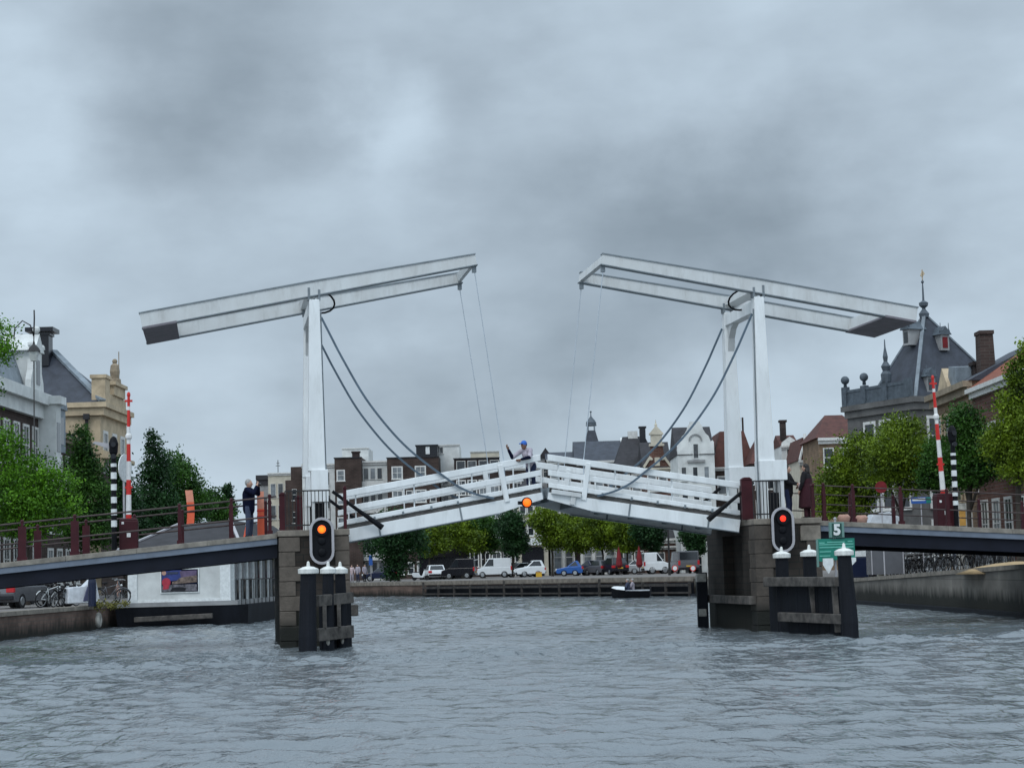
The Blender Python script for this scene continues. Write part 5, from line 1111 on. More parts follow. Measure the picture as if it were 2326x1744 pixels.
# --- left bank row facing the water (local x runs away from the camera)
def left_row(name, label, y0, y1, h, wall, depth=10, x=-29.1): return House(name, label, 'house', x, y0, 1.0, PI/2, y1-y0, depth, h, wall)
H = left_row('town_house', 'brick house with broad white cornice, slate mansard and scrolled white dormer', 98, 118.5, 11.6, 'br_brown'); H.cornice(H.h+0.9, 'plaster', 1.5, 0.7); H.roof('mansard', 2.7, 'slate_l', 0.0, 0.9, z=H.h+0.9)
H.grid([9.0+2.2*i for i in range(5)], [8.0, 4.6, 1.2], 1.1, 2.3, surround=0.16, bars=2)
xd = 17.2; zd = H.h+0.9
m = H.mb(); m.box((xd-0.9, -0.5, zd), (xd+0.9, 2.0, zd+2.4)); m.prism([(xd-1.2, zd+2.402), (xd+1.2, zd+2.402), (xd+0.5, zd+3.0), (xd, zd+3.5), (xd-0.5, zd+3.0)], 'y', -0.6, 1.5); m.prism([(xd-1.6, zd), (xd-0.9, zd), (xd-0.9, zd+1.9), (xd-1.1, zd+1.2), (xd-1.5, zd+0.6)], 'y', -0.45, -0.1); m.prism([(xd+1.6, zd), (xd+0.9, zd), (xd+0.9, zd+1.9), (xd+1.1, zd+1.2), (xd+1.5, zd+0.6)], 'y', -0.45, -0.1)
for dx in (-1.2, 1.2, 0): m.ball((xd+dx, -0.4, zd+(2.75 if dx else 3.75)), 0.24, 8)
d_ = H.part('dormer', m, 'plaster'); m = H.mb(); m.box((xd-0.4, -0.53, zd+0.4), (xd+0.4, -0.51, zd+1.9)); H.part('pane', m, 'glass', d_)
m = H.mb(); m.box((H.w-1.3, -1.1, 8.5), (H.w-0.1, -0.003, H.h+0.3)); m.box((H.w-1.5, -1.4, H.h+0.302), (H.w+0.1, -0.003, H.h+0.8)); m.box((H.w-1.4, -1.2, 7.9), (H.w, -0.003, 8.49)); bay = H.part('bay', m, 'plaster'); m = H.mb(); m.box((H.w-1.15, -1.12, 9.0), (H.w-0.25, -1.102, 10.8)); H.part('pane', m, 'glass', bay)
H = left_row('town_house', 'dark brick house with grey dormer between the white-corniced house and the sandstone building', 118.6, 131.0, 10.4, 'br_brown', 9); H.roof('side', 2.2, 'tile_dk', 0.2); H.cornice(H.h, 'sanddk', 0.4, 0.4); H.grid([0.9+2.4*i for i in range(5)], [7.0, 4.2, 1.0], 1.1, 2.0, surround=0.16, bars=2)
m = H.mb(); m.box((1.4, -0.5, H.h-1.2), (3.6, 1.5, H.h+1.5)); m.prism([(1.2, H.h+1.502), (3.8, H.h+1.502), (3.5, H.h+2.0), (1.5, H.h+2.0)], 'y', -0.6, 1.5); d_ = H.part('dormer', m, 'slate_l'); m = H.mb(); m.box((1.9, -0.52, H.h-0.7), (3.1, -0.502, H.h+1.0)); H.part('pane', m, 'glass', d_)
H = left_row('sandstone_building', 'ochre sandstone building with dark slate hip roof, parapet and statue', 133.0, 142.0, 13.4, 'sandst', 15, x=-28.7)
h = H.h
m = H.mb(); m.add([(-0.2, -0.2, h+0.003), (9.2, -0.2, h+0.003), (9.2, 15.2, h+0.003), (-0.2, 15.2, h+0.003), (4.5, 4.3, h+4.2), (4.5, 15.2, h+4.2)], [(3,2,1,0),(0,1,4),(1,2,5,4),(2,3,5),(3,0,4,5)]); H.part('roof', m, 'slate')
m = H.mb(); m.bar((-0.2, -0.2, h+0.1), (4.5, 4.3, h+4.25), 0.5, 0.18); H.part('hip_flashing', m, 'slate_l')
m = H.mb(); m.bar((4.5, 4.35, h+4.25), (4.5, 15.2, h+4.25), 0.4, 0.18); H.part('ridge_flashing', m, 'slate_l')
m = H.mb(); m.box((-0.45, -0.5, h-0.35), (9.4, 15, h)); m.box((-0.25, -0.3, h-0.9), (9.3, 15, h-0.36)); m.box((-0.12, -0.14, h-3.6), (9.2, 15, h-3.3)); H.part('cornice', m, 'sandst')
m = H.mb(); m.box((0.0, -0.35, h+0.005), (1.6, 0.6, h+1.7)); m.box((-0.1, -0.45, h+1.702), (1.7, 0.7, h+1.95)); m.box((1.6, -0.3, h+0.005), (7.4, 0.3, h+0.75)); m.box((2.6, -0.45, h+0.75), (6.4, 0.35, h+1.45)); m.box((2.4, -0.6, h+1.452), (6.6, 0.45, h+1.7)); H.part('parapet', m, 'sandst')
m = H.mb(); m.lathe([(0.45, 0), (0.42, 0.35), (0.30, 0.4), (0.36, 0.9), (0.30, 1.35), (0.15, 1.5)], (4.5, -0.1, h+1.7), 10); m.ball((4.5, -0.1, h+3.35), 0.19, 10); m.capsule((4.35, -0.2, h+2.95), 0.09, (4.85, -0.3, h+2.6), 0.07, 6); m.tube((4.95, -0.3, h+1.7), (4.95, -0.3, h+4.1), 0.035, n=6); H.part('statue', m, 'sanddk')
m = H.mb(); m.box((-0.05, -0.2, 8.9), (0.5, -0.003, h-3.3)); m.box((2.5, -0.2, 8.9), (3.0, -0.003, h-3.3)); m.box((-0.2, -0.55, h-3.9), (9.2, -0.003, h-3.61)); H.part('pilaster', m, 'sandst')
m = H.mb(); m.box((-0.012, 0.0, -0.5), (9.0, -0.02, 8.6)); m.box((0.51, -0.02, 8.6), (2.49, -0.003, 9.9)); H.part('brick_field', m, 'br_brown')
H.grid([1.0, 4.0, 6.8], [8.7, 4.4], 1.1, 2.6, surround=0.22, bars=2)
m = H.mb(); m.tube((-0.25, 0.9, 0.2), (-0.25, 0.9, h-0.9), 0.11); m.box((-0.45, 0.7, h-1.2), (-0.2, 1.1, h-0.8)); H.part('downpipe', m, 'tile_dk')
H.chimney(3.6, 4.9, h+3.0, h+5.2, 1.2, 1.2, 'cark'); m = H.mb(); m.box((2.6, 3.9, h+5.45), (4.6, 5.9, h+5.75)); H.part('chimney_cap', m, 'cark')

# ================================================================ FLOATING PAVILION
pA = gz(281, 1432, 0); pA = Vector((-16.85, 83.5, 0)); pB = Vector((-12.45, 83.3, 0)); ang = math.atan2(pB.y-pA.y, pB.x-pA.x); wdt = (pB-pA).length
T = thing('floating_pavilion', 'white floating pavilion on a black hull moored beneath the left approach span', 'houseboat', pA, ang)
F = MW[T.name]; Lb = 19.0
m = MB(F); m.hexa([(-0.5, 0.3, -0.6), (wdt+0.7, 0.3, -0.6), (wdt+0.7, Lb, -0.6), (-0.5, Lb, -0.6), (-0.6, 0, 0.84), (wdt+0.8, 0, 0.84), (wdt+0.8, Lb+0.5, 0.84), (-0.6, Lb+0.5, 0.84)]); m.build('hull', M['timber'], T)
m = MB(F); m.box((-0.62, -0.03, 0.843), (wdt+0.35, Lb+0.4, 1.03)); m.build('deck', M['greypl'], T)
m = MB(F); m.box((0.0, 0.12, 1.032), (wdt, 0.55, 3.28)); m.build('wall', M['plaster'], T)
m = MB(F); m.box((-0.05, 0.06, 1.032), (0.35, 0.118, 3.25)); m.box((wdt-0.42, 0.06, 1.032), (wdt+0.03, 0.118, 3.25)); m.box((0.35, 0.09, 1.032), (wdt-0.42, 0.118, 1.16)); m.box((1.48, 0.085, 2.85), (1.55, 0.118, 3.25)); m.build('panel_trim', M['signw'], T)
# side: glazed bays
m = MB(F); m.box((0.1, 0.552, 1.032), (wdt-0.05, 18.6, 3.2)); m.build('glazed_core', M['glass'], T)
for y in (0.6, 2.2, 3.8, 5.4, 7.4, 9.4, 11.4, 13.4, 15.6, 18.0):
    m = MB(F); m.box((wdt+0.0, y-0.07, 1.032), (wdt+0.10, y+0.07, 3.3)); m.build('window_post', M['signw'], T)
for y in (0.7, 2.3, 3.9): m = MB(F); m.box((wdt+0.002, y+0.05, 1.9), (wdt+0.03, y+1.35, 3.1)); m.build('window', M['paleglass'], T)
m = MB(F); m.box((wdt+0.45, 0.2, 1.9), (wdt+0.5, 18.5, 1.95))
for y in range(0, 19): m.box((wdt+0.46, y+0.2, 0.84), (wdt+0.49, y+0.23, 1.9))
m.build('deck_railing', M['iron'], T)
m = MB(F); m.add([(-0.4, -0.3, 3.30), (wdt+0.6, -0.3, 3.30), (wdt+0.6, 19, 3.30), (-0.4, 19, 3.30), (1.5, 3.4, 4.45), (wdt-0.6, 3.4, 4.6), (wdt-0.8, 16, 4.6), (1.5, 16, 4.45)], [(3,2,1,0),(4,5,6,7),(0,1,5,4),(1,2,6,5),(2,3,7,6),(3,0,4,7)]); m.build('roof', M['tile_dk'], T)
m = MB(F); m.bar((-0.4, -0.32, 3.34), (1.5, 3.38, 4.5), 0.13, 0.07); m.build('hip_flashing', M['sigframe'], T)
m = MB(F); m.bar((wdt+0.6, -0.3, 3.34), (wdt-0.6, 3.4, 4.65), 0.13, 0.07); m.build('hip_flashing', M['sigframe'], T)
m = MB(F); m.bar((0.3, -0.22, 0.32), (3.7, -0.22, 0.40), 0.2, 0.22); m.build('fender_beam', M['wale'], T, bevel=0.03)
# poster: a blue sky, rooftops and a red round sign over grey water
px0, px1, pz0, pz1 = 1.42, 3.02, 1.46, 2.42
m = MB(F); m.box((px0-0.05, 0.07, pz0-0.05), (px1+0.05, 0.118, pz1+0.05)); P = m.build('poster', M['signw'], T)
y = 0.062
def pp(name, pts, mt_, dy): 
    m = MB(F); m.prism([(px0+(px1-px0)*a, pz0+(pz1-pz0)*b) for a, b in pts], 'y', y-dy-0.003, y-dy+0.006); m.build(name, M[mt_], P)
pp('sky_area', [(0, 0), (1, 0), (1, 1), (0, 1)], 'navy', 0.0)
M['postblue'] = mat('poster_blue', (0.035, 0.055, 0.22), 0.4, 0.3, 3); M['postbrown'] = mat('poster_brown', (0.22, 0.16, 0.13), 0.4, 0.6, 7); M['postgrey'] = mat('poster_grey', (0.16, 0.15, 0.17), 0.4, 0.6, 8); M['postred'] = mat('poster_red', (0.42, 0.035, 0.06), 0.4, 0.2, 8); M['postmauve'] = mat('poster_mauve', (0.14, 0.10, 0.18), 0.4, 0.3, 4)
pp('sky_area', [(0.02, 0.45), (0.6, 0.55), (0.55, 0.97), (0.02, 0.97)], 'postblue', 0.010); pp('sky_area', [(0.55, 0.6), (0.97, 0.7), (0.97, 0.95), (0.5, 0.93)], 'postmauve', 0.011)
pp('rooftops', [(0.3, 0.35), (0.97, 0.42), (0.97, 0.72), (0.7, 0.68), (0.5, 0.62), (0.42, 0.5), (0.3, 0.46)], 'postbrown', 0.020)
pp('water_area', [(0.02, 0.03), (0.97, 0.03), (0.97, 0.33), (0.4, 0.33), (0.02, 0.3)], 'postgrey', 0.021); pp('dark_boat', [(0.25, 0.05), (0.65, 0.05), (0.68, 0.16), (0.55, 0.22), (0.3, 0.2)], 'cark', 0.030)
pp('title_band', [(0.17, 0.80), (0.46, 0.80), (0.48, 0.90), (0.17, 0.90)], 'denim', 0.030)
def disc_on(name, a, b, r, mt_, dy):
    m = MB(F); m.disc((px0+(px1-px0)*a, y-dy, pz0+(pz1-pz0)*b), r, (0, 1, 0), 0.008, 20); m.build(name, M[mt_], P)
disc_on('red_disc', 0.14, 0.44, 0.19, 'postred', 0.034); disc_on('round_mark', 0.08, 0.86, 0.10, 'salmon', 0.034); pp('red_base', [(0.05, 0.12), (0.2, 0.14), (0.22, 0.3), (0.06, 0.3)], 'postred', 0.033)
# beach flag blade on the pavilion's far deck
p = at(431, 1190, 94.5); T = thing('orange_marker', 'faded orange banner blade above the dark pavilion roof, away from the people', 'banner', (p.x, p.y, 1.0)); F = MW[T.name]; zt = ZA(431, 1113, 94.5)-1.0
m = MB(F); m.tube((0, 0.05, 0), (0.02, 0.05, zt), 0.025); m.build('pole', M['sigframe'], T)
m = MB(F); n = 10
for i in range(n):
    z_0 = zt-1.95+1.95*i/n; z_1 = zt-1.95+1.95*(i+1)/n; o0 = 0.07*math.sin(PI*i/n*1.1); o1 = 0.07*math.sin(PI*(i+1)/n*1.1); m.mi = 1 if i > 6 else 0
    m.hexa([(o0-0.19, 0, z_0), (o0+0.17, 0, z_0), (o0+0.17, 0.03, z_0), (o0-0.19, 0.03, z_0), (o1-0.19, 0, z_1), (o1+0.17, 0, z_1), (o1+0.17, 0.03, z_1), (o1-0.19, 0.03, z_1)])
m.build('blade', [M['orange'], M['orangepale']], T)
m = MB(F); m.box((-0.16, -0.012, zt-0.75), (0.26, -0.002, zt-0.70)); m.box((-0.16, -0.012, zt-1.1), (0.26, -0.002, zt-1.06)); m.build('stripe', M['redcl'], T)
# ================================================================ VEHICLES (local x = forward, y = left, z up, origin on the ground)
def wheels(T, F, xa, xb, half, r):
    for x in (xa, xb):
        for s_ in (-1, 1):
            y0 = s_*(half-0.10)
            m = MB(F); m.rings([(x, y0-0.10, r), (x, y0+0.10, r)], [r, r], 16); w = m.build('wheel', M['tyre'], T)
            m = MB(F); m.rings([(x, y0+s_*0.095, r), (x, y0+s_*0.112, r)], [r*0.62, r*0.55], 12); m.build('rim', M['chrome'], w)
def car(label, loc, rz, paint, kind='hatch', group=None, L=4.1, plate=True):
    van = kind == 'van'
    T = thing('parked_van' if van else 'parked_car', label, 'van' if van else 'car', loc, rz, group); F = MW[T.name]
    h = L/2; hw = 0.95 if van else 0.87
    if van: low = [(-h, 0.35), (h-0.15, 0.32), (h, 0.5), (h-0.05, 0.85), (h-0.75, 1.08), (-h, 1.08)]; cab = (-h+0.02, h-0.8, -h+0.06, h-1.45, 1.08, 1.98)
    elif kind == 'suv': low = [(-h, 0.4), (-h+0.08, 0.3), (h-0.1, 0.3), (h, 0.5), (h-0.08, 0.85), (h-1.1, 1.0), (-h+0.05, 1.02), (-h-0.03, 0.7)]; cab = (-h+0.05, h-1.0, -h+0.35, h-1.75, 1.0, 1.62)
    else: low = [(-h, 0.38), (-h+0.1, 0.26), (h-0.12, 0.26), (h, 0.45), (h-0.1, 0.72), (h-1.15, 0.90), (-h+0.08, 0.93), (-h-0.02, 0.62)]; cab = (-h+0.12, h-1.05, -h+0.5, h-1.85, 0.90, 1.45)
    m = MB(F); m.prism(low, 'y', -hw, hw)
    b0, b1, t0, t1, z0, z1 = cab; iy = 0.04 if van else 0.17
    m.hexa([(b0, -hw+0.03, z0-0.02), (b1, -hw+0.03, z0-0.02), (b1, hw-0.03, z0-0.02), (b0, hw-0.03, z0-0.02), (t0, -hw+iy, z1), (t1, -hw+iy, z1), (t1, hw-iy, z1), (t0, hw-iy, z1)])
    m.build('body', M[paint], T, bevel=0.05)
    def quadwin(name, pts):
        q = MB(F); q.add(pts[0]+pts[1], [(0,1,2,3), (7,6,5,4), (0,4,5,1), (1,5,6,2), (2,6,7,3), (3,7,4,0)]); q.build(name, M['glass'], T)
    lerp = lambda a, b, f: a+(b-a)*f
    for s_ in (-1, 1):
        ys = lambda f: s_*(lerp(hw-0.03, hw-iy, f)+0.008)
        e = 0.5 if van else 1.0
        xb0 = lerp(b0, b1, 0.62) if van else b0+0.30; f0, f1 = 0.12, 0.88
        P = [(lerp(xb0, t0+0.2, 0 if van else f0), ys(f0), lerp(z0, z1, f0)), (lerp(b1, t1, f0)-0.12, ys(f0), lerp(z0, z1, f0)), (lerp(b1, t1, f1)-0.1, ys(f1), lerp(z0, z1, f1)), (xb0 if van else lerp(b0, t0, f1)+0.22, ys(f1), lerp(z0, z1, f1))]
        quadwin('side_window', (P, [(x, y-s_*0.03, z) for x, y, z in P]))
    for (bb, tt, d, nm) in ((b1, t1, 1, 'windscreen'), (b0, t0, -1, 'rear_window')):
        P = []
        for f, sg in ((0.14, -1), (0.14, 1), (0.88, 1), (0.88, -1)):
            P.append((lerp(bb, tt, f)+d*0.012, sg*(lerp(hw-0.03, hw-iy, f)-0.12), lerp(z0, z1, f)))
        quadwin(nm, (P, [(x-d*0.03, y, z) for x, y, z in P]))
    for s_ in (-1, 1):
        m = MB(F); m.box((h-0.10, s_*(hw-0.38), 0.58), (h+0.012, s_*(hw-0.05), 0.74)); m.build('headlight', M['signw'], T, bevel=0.02)
        m = MB(F); zt = (0.75, 1.15) if van else (0.66, 0.90); m.box((-h-0.035, s_*(hw-0.34 if not van else hw-0.18), zt[0]), (-h+0.12, s_*(hw+0.004), zt[1])); m.build('tail_light', M['taill'], T, bevel=0.02)
    for b_ in (((-h-0.06, -hw+0.02, 0.36), (-h+0.05, hw-0.02, 0.55)), ((h-0.05, -hw+0.02, 0.30), (h+0.05, hw-0.02, 0.48))): m = MB(F); m.box(*b_); m.build('bumper', M['cark'], T, bevel=0.03)
    if plate: m = MB(F); m.box((-h-0.055, -0.26, 0.60), (-h-0.02, 0.26, 0.72)); m.build('number_plate', M['yellow'], T)
    wheels(T, F, h-0.78, -h+0.75, hw, 0.30 if not van else 0.33)
    return T
def gp(px, D, z): p = at(px, 1300, D); p.z = z; return p
RD = math.radians
# left quay
car('grey hatchback with red tail light and yellow plate parked on the quay edge', Vector((-20.75, 79.9, 1.0)), RD(78), 'carg', L=4.0)
v = car('white van with purple stripe behind the railing at the left edge', gp(2, 92, 1.0), RD(80), 'carw', 'van', L=4.6)
m = MB(MW[v.name]); m.box((-2.36, -0.75, 1.15), (-2.315, -0.3, 1.75)); m.box((-2.36, 0.1, 1.25), (-2.315, 0.7, 1.6)); m.build('stripe', M['purple'], v)
# far quay (Dc = distance)
car('white hatchback between the white moped and the black van', gp(987, 194, 1.25), RD(100), 'carw', plate=False)
car('black van with pale roof stripe parked under the far-quay trees', gp(1043, 190, 1.25), RD(172), 'cark', 'van', L=3.3)
car('white van with sloping bonnet parked on the far quay', gp(1120, 196, 1.25), RD(182), 'carw', 'van', L=3.75)
car('silver car parked just right of the white van, nose towards the water', gp(1176, 198, 1.25), RD(200), 'cars', 'hatch', L=3.6)
car('white estate car parked left of the yellow box', gp(1203, 190, 1.25), RD(190), 'carw', 'suv', L=2.9)
car('bright blue car parked on the far quay right of the yellow box', gp(1294, 186, 1.25), RD(176), 'carb', 'hatch', L=2.6)
car('navy car parked next to the bright blue car', gp(1330, 188, 1.25), RD(150), 'carnavy', 'hatch', L=2.6)
car('dark grey car with shiny bonnet left of the first red parasol', gp(1362, 186, 1.25), RD(120), 'carg', 'hatch', L=3.4)
car('black car behind the small motor boat', gp(1394, 184, 1.25), RD(110), 'cark', 'suv', L=3.4)
car('silver car between the two closed red parasols', gp(1430, 186, 1.25), RD(175), 'cars', 'hatch', L=2.5)
car('white van with dark cab right of the second red parasol', gp(1494, 178, 1.25), RD(4), 'carw', 'van', L=2.7)
car('grey van seen from behind beside the dark lamp post', gp(1554, 172, 1.25), RD(97), 'carg', 'van', L=4.4)
car('teal-dark car parked under the ivy-clad tree', gp(862, 196, 1.25), RD(178), 'carnavy', 'hatch', L=3.4)

# ================================================================ BICYCLES, MOPEDS
def bicycle(name, label, loc, rz, lean, paint, group=None):
    T = thing(name, label, 'bicycle', loc, rz, group); Rl = Matrix.Rotation(lean, 4, 'X'); F = MW[T.name] @ Rl
    for x in (-0.53, 0.53):
        m = MB(F); m.torus((x, 0, 0.35), 0.325, 0.026, 'y', 22, 6); w = m.build('wheel', M['tyre'], T, smooth=True)
        m = MB(F)
        for i in range(5):
            a = PI*i/5; m.tube((x-0.31*math.cos(a), 0, 0.35-0.31*math.sin(a)), (x+0.31*math.cos(a), 0, 0.35+0.31*math.sin(a)), 0.004, n=4)
        m.torus((x, 0, 0.35), 0.30, 0.012, 'y', 20, 5); m.build('rim', M['chrome'], w)
    m = MB(F)
    for a, b in (((-0.53, 0, 0.35), (-0.08, 0, 0.30)), ((-0.08, 0, 0.30), (-0.22, 0, 0.80)), ((-0.53, 0, 0.35), (-0.20, 0, 0.72)), ((-0.08, 0, 0.30), (0.36, 0, 0.78)), ((-0.2, 0, 0.72), (0.36, 0, 0.86)), ((0.53, 0, 0.35), (0.34, 0, 1.0))): m.tube(a, b, 0.019, n=6)
    m.build('frame', M[paint], T, smooth=True)
    m = MB(F); m.box((-0.62, -0.06, 0.72), (-0.28, 0.06, 0.75)); m.tube((-0.55, 0, 0.72), (-0.53, 0.03, 0.36), 0.01, n=5); m.build('carrier', M['iron'], T)
    m = MB(F); m.ball((-0.24, 0, 0.93), 0.11, 8, (1.2, 0.75, 0.45)); m.tube((-0.22, 0, 0.78), (-0.24, 0, 0.9), 0.014, n=6); m.build('saddle', M['blackcl'], T, smooth=True)
    m = MB(F); m.rings([(0.16, -0.29, 1.07), (0.30, -0.22, 1.09), (0.33, 0, 1.06), (0.30, 0.22, 1.09), (0.16, 0.29, 1.07)], 0.014, 6); m.build('handlebar', M['chrome'], T, smooth=True)
    m = MB(F); m.ball((0.47, 0, 0.82), 0.05, 8); m.build('lamp', M['signw'], T, smooth=True)
    m = MB(F); m.rings([(0.53+0.36*math.cos(a), 0, 0.35+0.36*math.sin(a)) for a in [0.3+0.2*i for i in range(10)]], 0.02, 5); m.rings([(-0.53+0.36*math.cos(a), 0, 0.35+0.36*math.sin(a)) for a in [0.6+0.2*i for i in range(11)]], 0.02, 5); m.build('mudguard', M[paint], T)
    return T
proto = bicycle('parked_bicycle', 'dark bicycle standing upright in the long row under the right approach span', gp(2022, 96, 1.15), RD(80), 0.06, 'cark', 'dark bicycles parked under the right approach span')
rb = random.Random(5)
for i in range(1, 36):
    c = copy_tree(proto); f = (i % 18+rb.uniform(-0.3, 0.3))/18.0
    px = 2022+f*290; D = (96 if i < 18 else 98)-f*18 + rb.uniform(-0.6, 0.6); place(c, gp(px, D, 1.16+0.30*f), RD(70+rb.uniform(-35, 35)))
bicycle('parked_bicycle', 'bicycle with pale frame standing behind the grey hatchback', gp(112, 79.5, 1.0), RD(60), 0.15, 'signw')
q0 = bicycle('parked_bicycle', 'black bicycle in the bunch between the grey hatchback and the tarpaulin', gp(135, 79.5, 1.0), RD(75), 0.1, 'cark', 'black bicycles bunched on the left quay')
for px, D, r in ((146, 80, 95), (156, 80.5, 70), (128, 82, 30)): place(copy_tree(q0), gp(px, D, 1.0), RD(r))
bicycle('parked_bicycle', 'dark bicycle leaning beside the pavilion wall, behind the weeds', gp(250, 83, 1.0), RD(15), 0.1, 'carg')
bicycle('parked_bicycle', 'reddish bicycle with carrier at the pavilion corner', gp(264, 84.5, 1.0), RD(110), 0.12, 'salmon')
# tarpaulined moped
T = thing('covered_moped', 'moped under a pale grey and navy tarpaulin on the left quay', 'moped', gp(182, 80, 1.0), RD(40)); F = MW[T.name]
m = MB(F); m.add([(-0.75,-0.36,0.12),(0.75,-0.36,0.12),(0.75,0.36,0.12),(-0.75,0.36,0.12),(-0.62,-0.2,0.8),(0.1,-0.22,0.82),(0.55,-0.3,1.22),(0.62,0.3,1.22),(0.1,0.22,0.82),(-0.62,0.2,0.8)], [(3,2,1,0),(0,1,6,5,4),(1,2,7,6),(2,3,9,8,7),(3,0,4,9),(4,5,8,9),(5,6,7,8)]); m.build('tarpaulin', M['cover'], T, bevel=0.05)
m = MB(F); m.prism([(-0.05, 0.2), (0.5, 0.25), (0.55, 1.0), (0.15, 0.8)], 'y', -0.37, -0.30); m.prism([(-0.05, 0.2), (0.5, 0.25), (0.5, 0.9), (0.1, 0.72)], 'y', 0.30, 0.37); m.build('side_panel', M['coverb'], T, bevel=0.02)
for x in (-0.55, 0.6): m = MB(F); m.rings([(x, -0.06, 0.22), (x, 0.06, 0.22)], [0.22, 0.22], 14); m.build('wheel', M['tyre'], T)
def moped(label, loc, rz, paint):
    T = thing('parked_moped', label, 'moped', loc, rz); F = MW[T.name]
    for x in (-0.6, 0.62): m = MB(F); m.rings([(x, -0.05, 0.24), (x, 0.05, 0.24)], [0.24, 0.24], 14); m.build('wheel', M['tyre'], T)
    m = MB(F); m.prism([(-0.8, 0.5), (-0.7, 0.3), (-0.2, 0.25), (0.2, 0.25), (0.45, 0.5), (0.5, 0.95), (0.38, 0.95), (0.2, 0.42), (-0.05, 0.45), (-0.2, 0.72), (-0.75, 0.74)], 'y', -0.17, 0.17); m.build('body', M[paint], T, bevel=0.03)
    m = MB(F); m.box((-0.7, -0.13, 0.74), (-0.15, 0.13, 0.82)); m.build('saddle', M['blackcl'], T, bevel=0.03)
    m = MB(F); m.tube((0.42, -0.33, 1.02), (0.42, 0.33, 1.02), 0.02); m.tube((0.62, 0, 0.24), (0.42, 0, 1.02), 0.03); m.build('handlebar', M['chrome'], T)
moped('white moped parked on the far quay left of the white hatchback', gp(955, 186, 1.25), RD(15), 'carw')
T = thing('covered_stall', 'navy tarpaulin-covered stall with pale top strip beside the green board', 'stall', gp(1962, 96, 1.12), RD(0)); F = MW[T.name]
m = MB(F); m.box((-0.75, -0.4, 0), (0.75, 0.5, 1.05)); m.build('cover', M['carnavy'], T, bevel=0.06); m = MB(F); m.prism([(-0.7, 1.06), (0.72, 1.06), (0.6, 1.36), (-0.68, 1.32)], 'y', -0.4, 0.4); m.build('top_strip', M['signw'], T)
def bollard(name, label, cat, loc, r, h, mt_, cap=None, square=False):
    T = thing(name, label, cat, loc); F = MW[T.name]; m = MB(F)
    if square: m.taper((0, 0), 2*r, 2*r, 0, (0, 0), 1.8*r, 1.8*r, h)
    else: m.lathe([(r, 0), (r, h*0.82), (r*0.9, h*0.93), (r*0.5, h)], n=14)
    m.build('shaft', M[mt_], T)
    if cap: m = MB(F); m.lathe([(r*1.15, h), (r*1.25, h+0.04), (r*1.1, h+0.11), (r*0.4, h+0.15)], n=14); m.build('cap', M[cap], T)
    return T
T = bollard('waste_bin', 'black bin with a small white sticker left of the cream pillar', 'bin', gp(1981, 94, 1.13), 0.20, 1.22, 'cark'); m = MB(MW[T.name]); m.box((-0.14, -0.23, 0.28), (0.06, -0.19, 0.5)); m.build('sticker', M['signw'], T)
bollard('stone_pillar', 'cream round pillar at the head of the bicycle row', 'pillar', gp(2003, 93, 1.13), 0.24, 1.35, 'cream')
bollard('mooring_post', 'dark post with pale cap standing on the left quay next to the tarpaulin', 'post', gp(209, 79.2, 1.0), 0.17, 1.18, 'carnavy', 'capw')
T = thing('fender', 'pale oval fender hanging on the end of the brick quay wall', 'fender', (-17.35, 79.8, 0.3)); m = MB(MW[T.name]); m.torus((0, 0, 0.12), 0.22, 0.10, 'x', 20, 8); m.build('tyre', M['shell'], T, smooth=True); m = MB(MW[T.name]); m.tube((0, 0.05, 0.5), (-0.35, 0.05, 0.98), 0.02); m.build('rope', M['iron'], T)
# weeds on the quay corner
o = crown_mesh('weeds', [(0, 0, 0.06, 0.5, 0.4, 0.12), (0.5, 0.3, 0.05, 0.3, 0.3, 0.09)], 420, 0.06, 70, 'weed', Matrix.Translation(gp(240, 79.5, 1.0))); tag(o, 'dry yellow-green weeds along the quay edge beside the pavilion', 'weeds', kind='stuff')
# sand heap on right quay
p = gp(2290, 70, 1.45); m = MB(Matrix.Translation((17.9, 69, 1.4))); m.lathe([(2.2, 0), (1.5, 0.22), (0.8, 0.34), (0.1, 0.4)], n=20); o = m.build('sand_heap', M['sand'], None, smooth=True); tag(o, 'low heap of yellow sand on the right quay', 'sand')
for i, (px, lb) in enumerate(((1917, 'pale terracotta rounded planter left of the maroon railing post'), (1957, 'pinkish rounded planter right of the maroon railing post'))):
    d_ = ray(px, 1180); n_ = BR.to_3x3() @ Vector((0, 1, 0)); p = CAM + d_*(((BR @ Vector((0, 2.6, 0)) - CAM).dot(n_))/d_.dot(n_)); q_ = BR.inverted() @ p; z_ = deckz(False, q_.x)-0.05
    T = thing('planter', lb, 'planter', (p.x, p.y, z_)); m = MB(MW[T.name]); zt = 0.42
    m.lathe([(0.13, 0), (0.17, zt*0.5), (0.21, zt*0.8), (0.14, zt)], n=14); m.build('pot', M['salmon'], T, smooth=True)
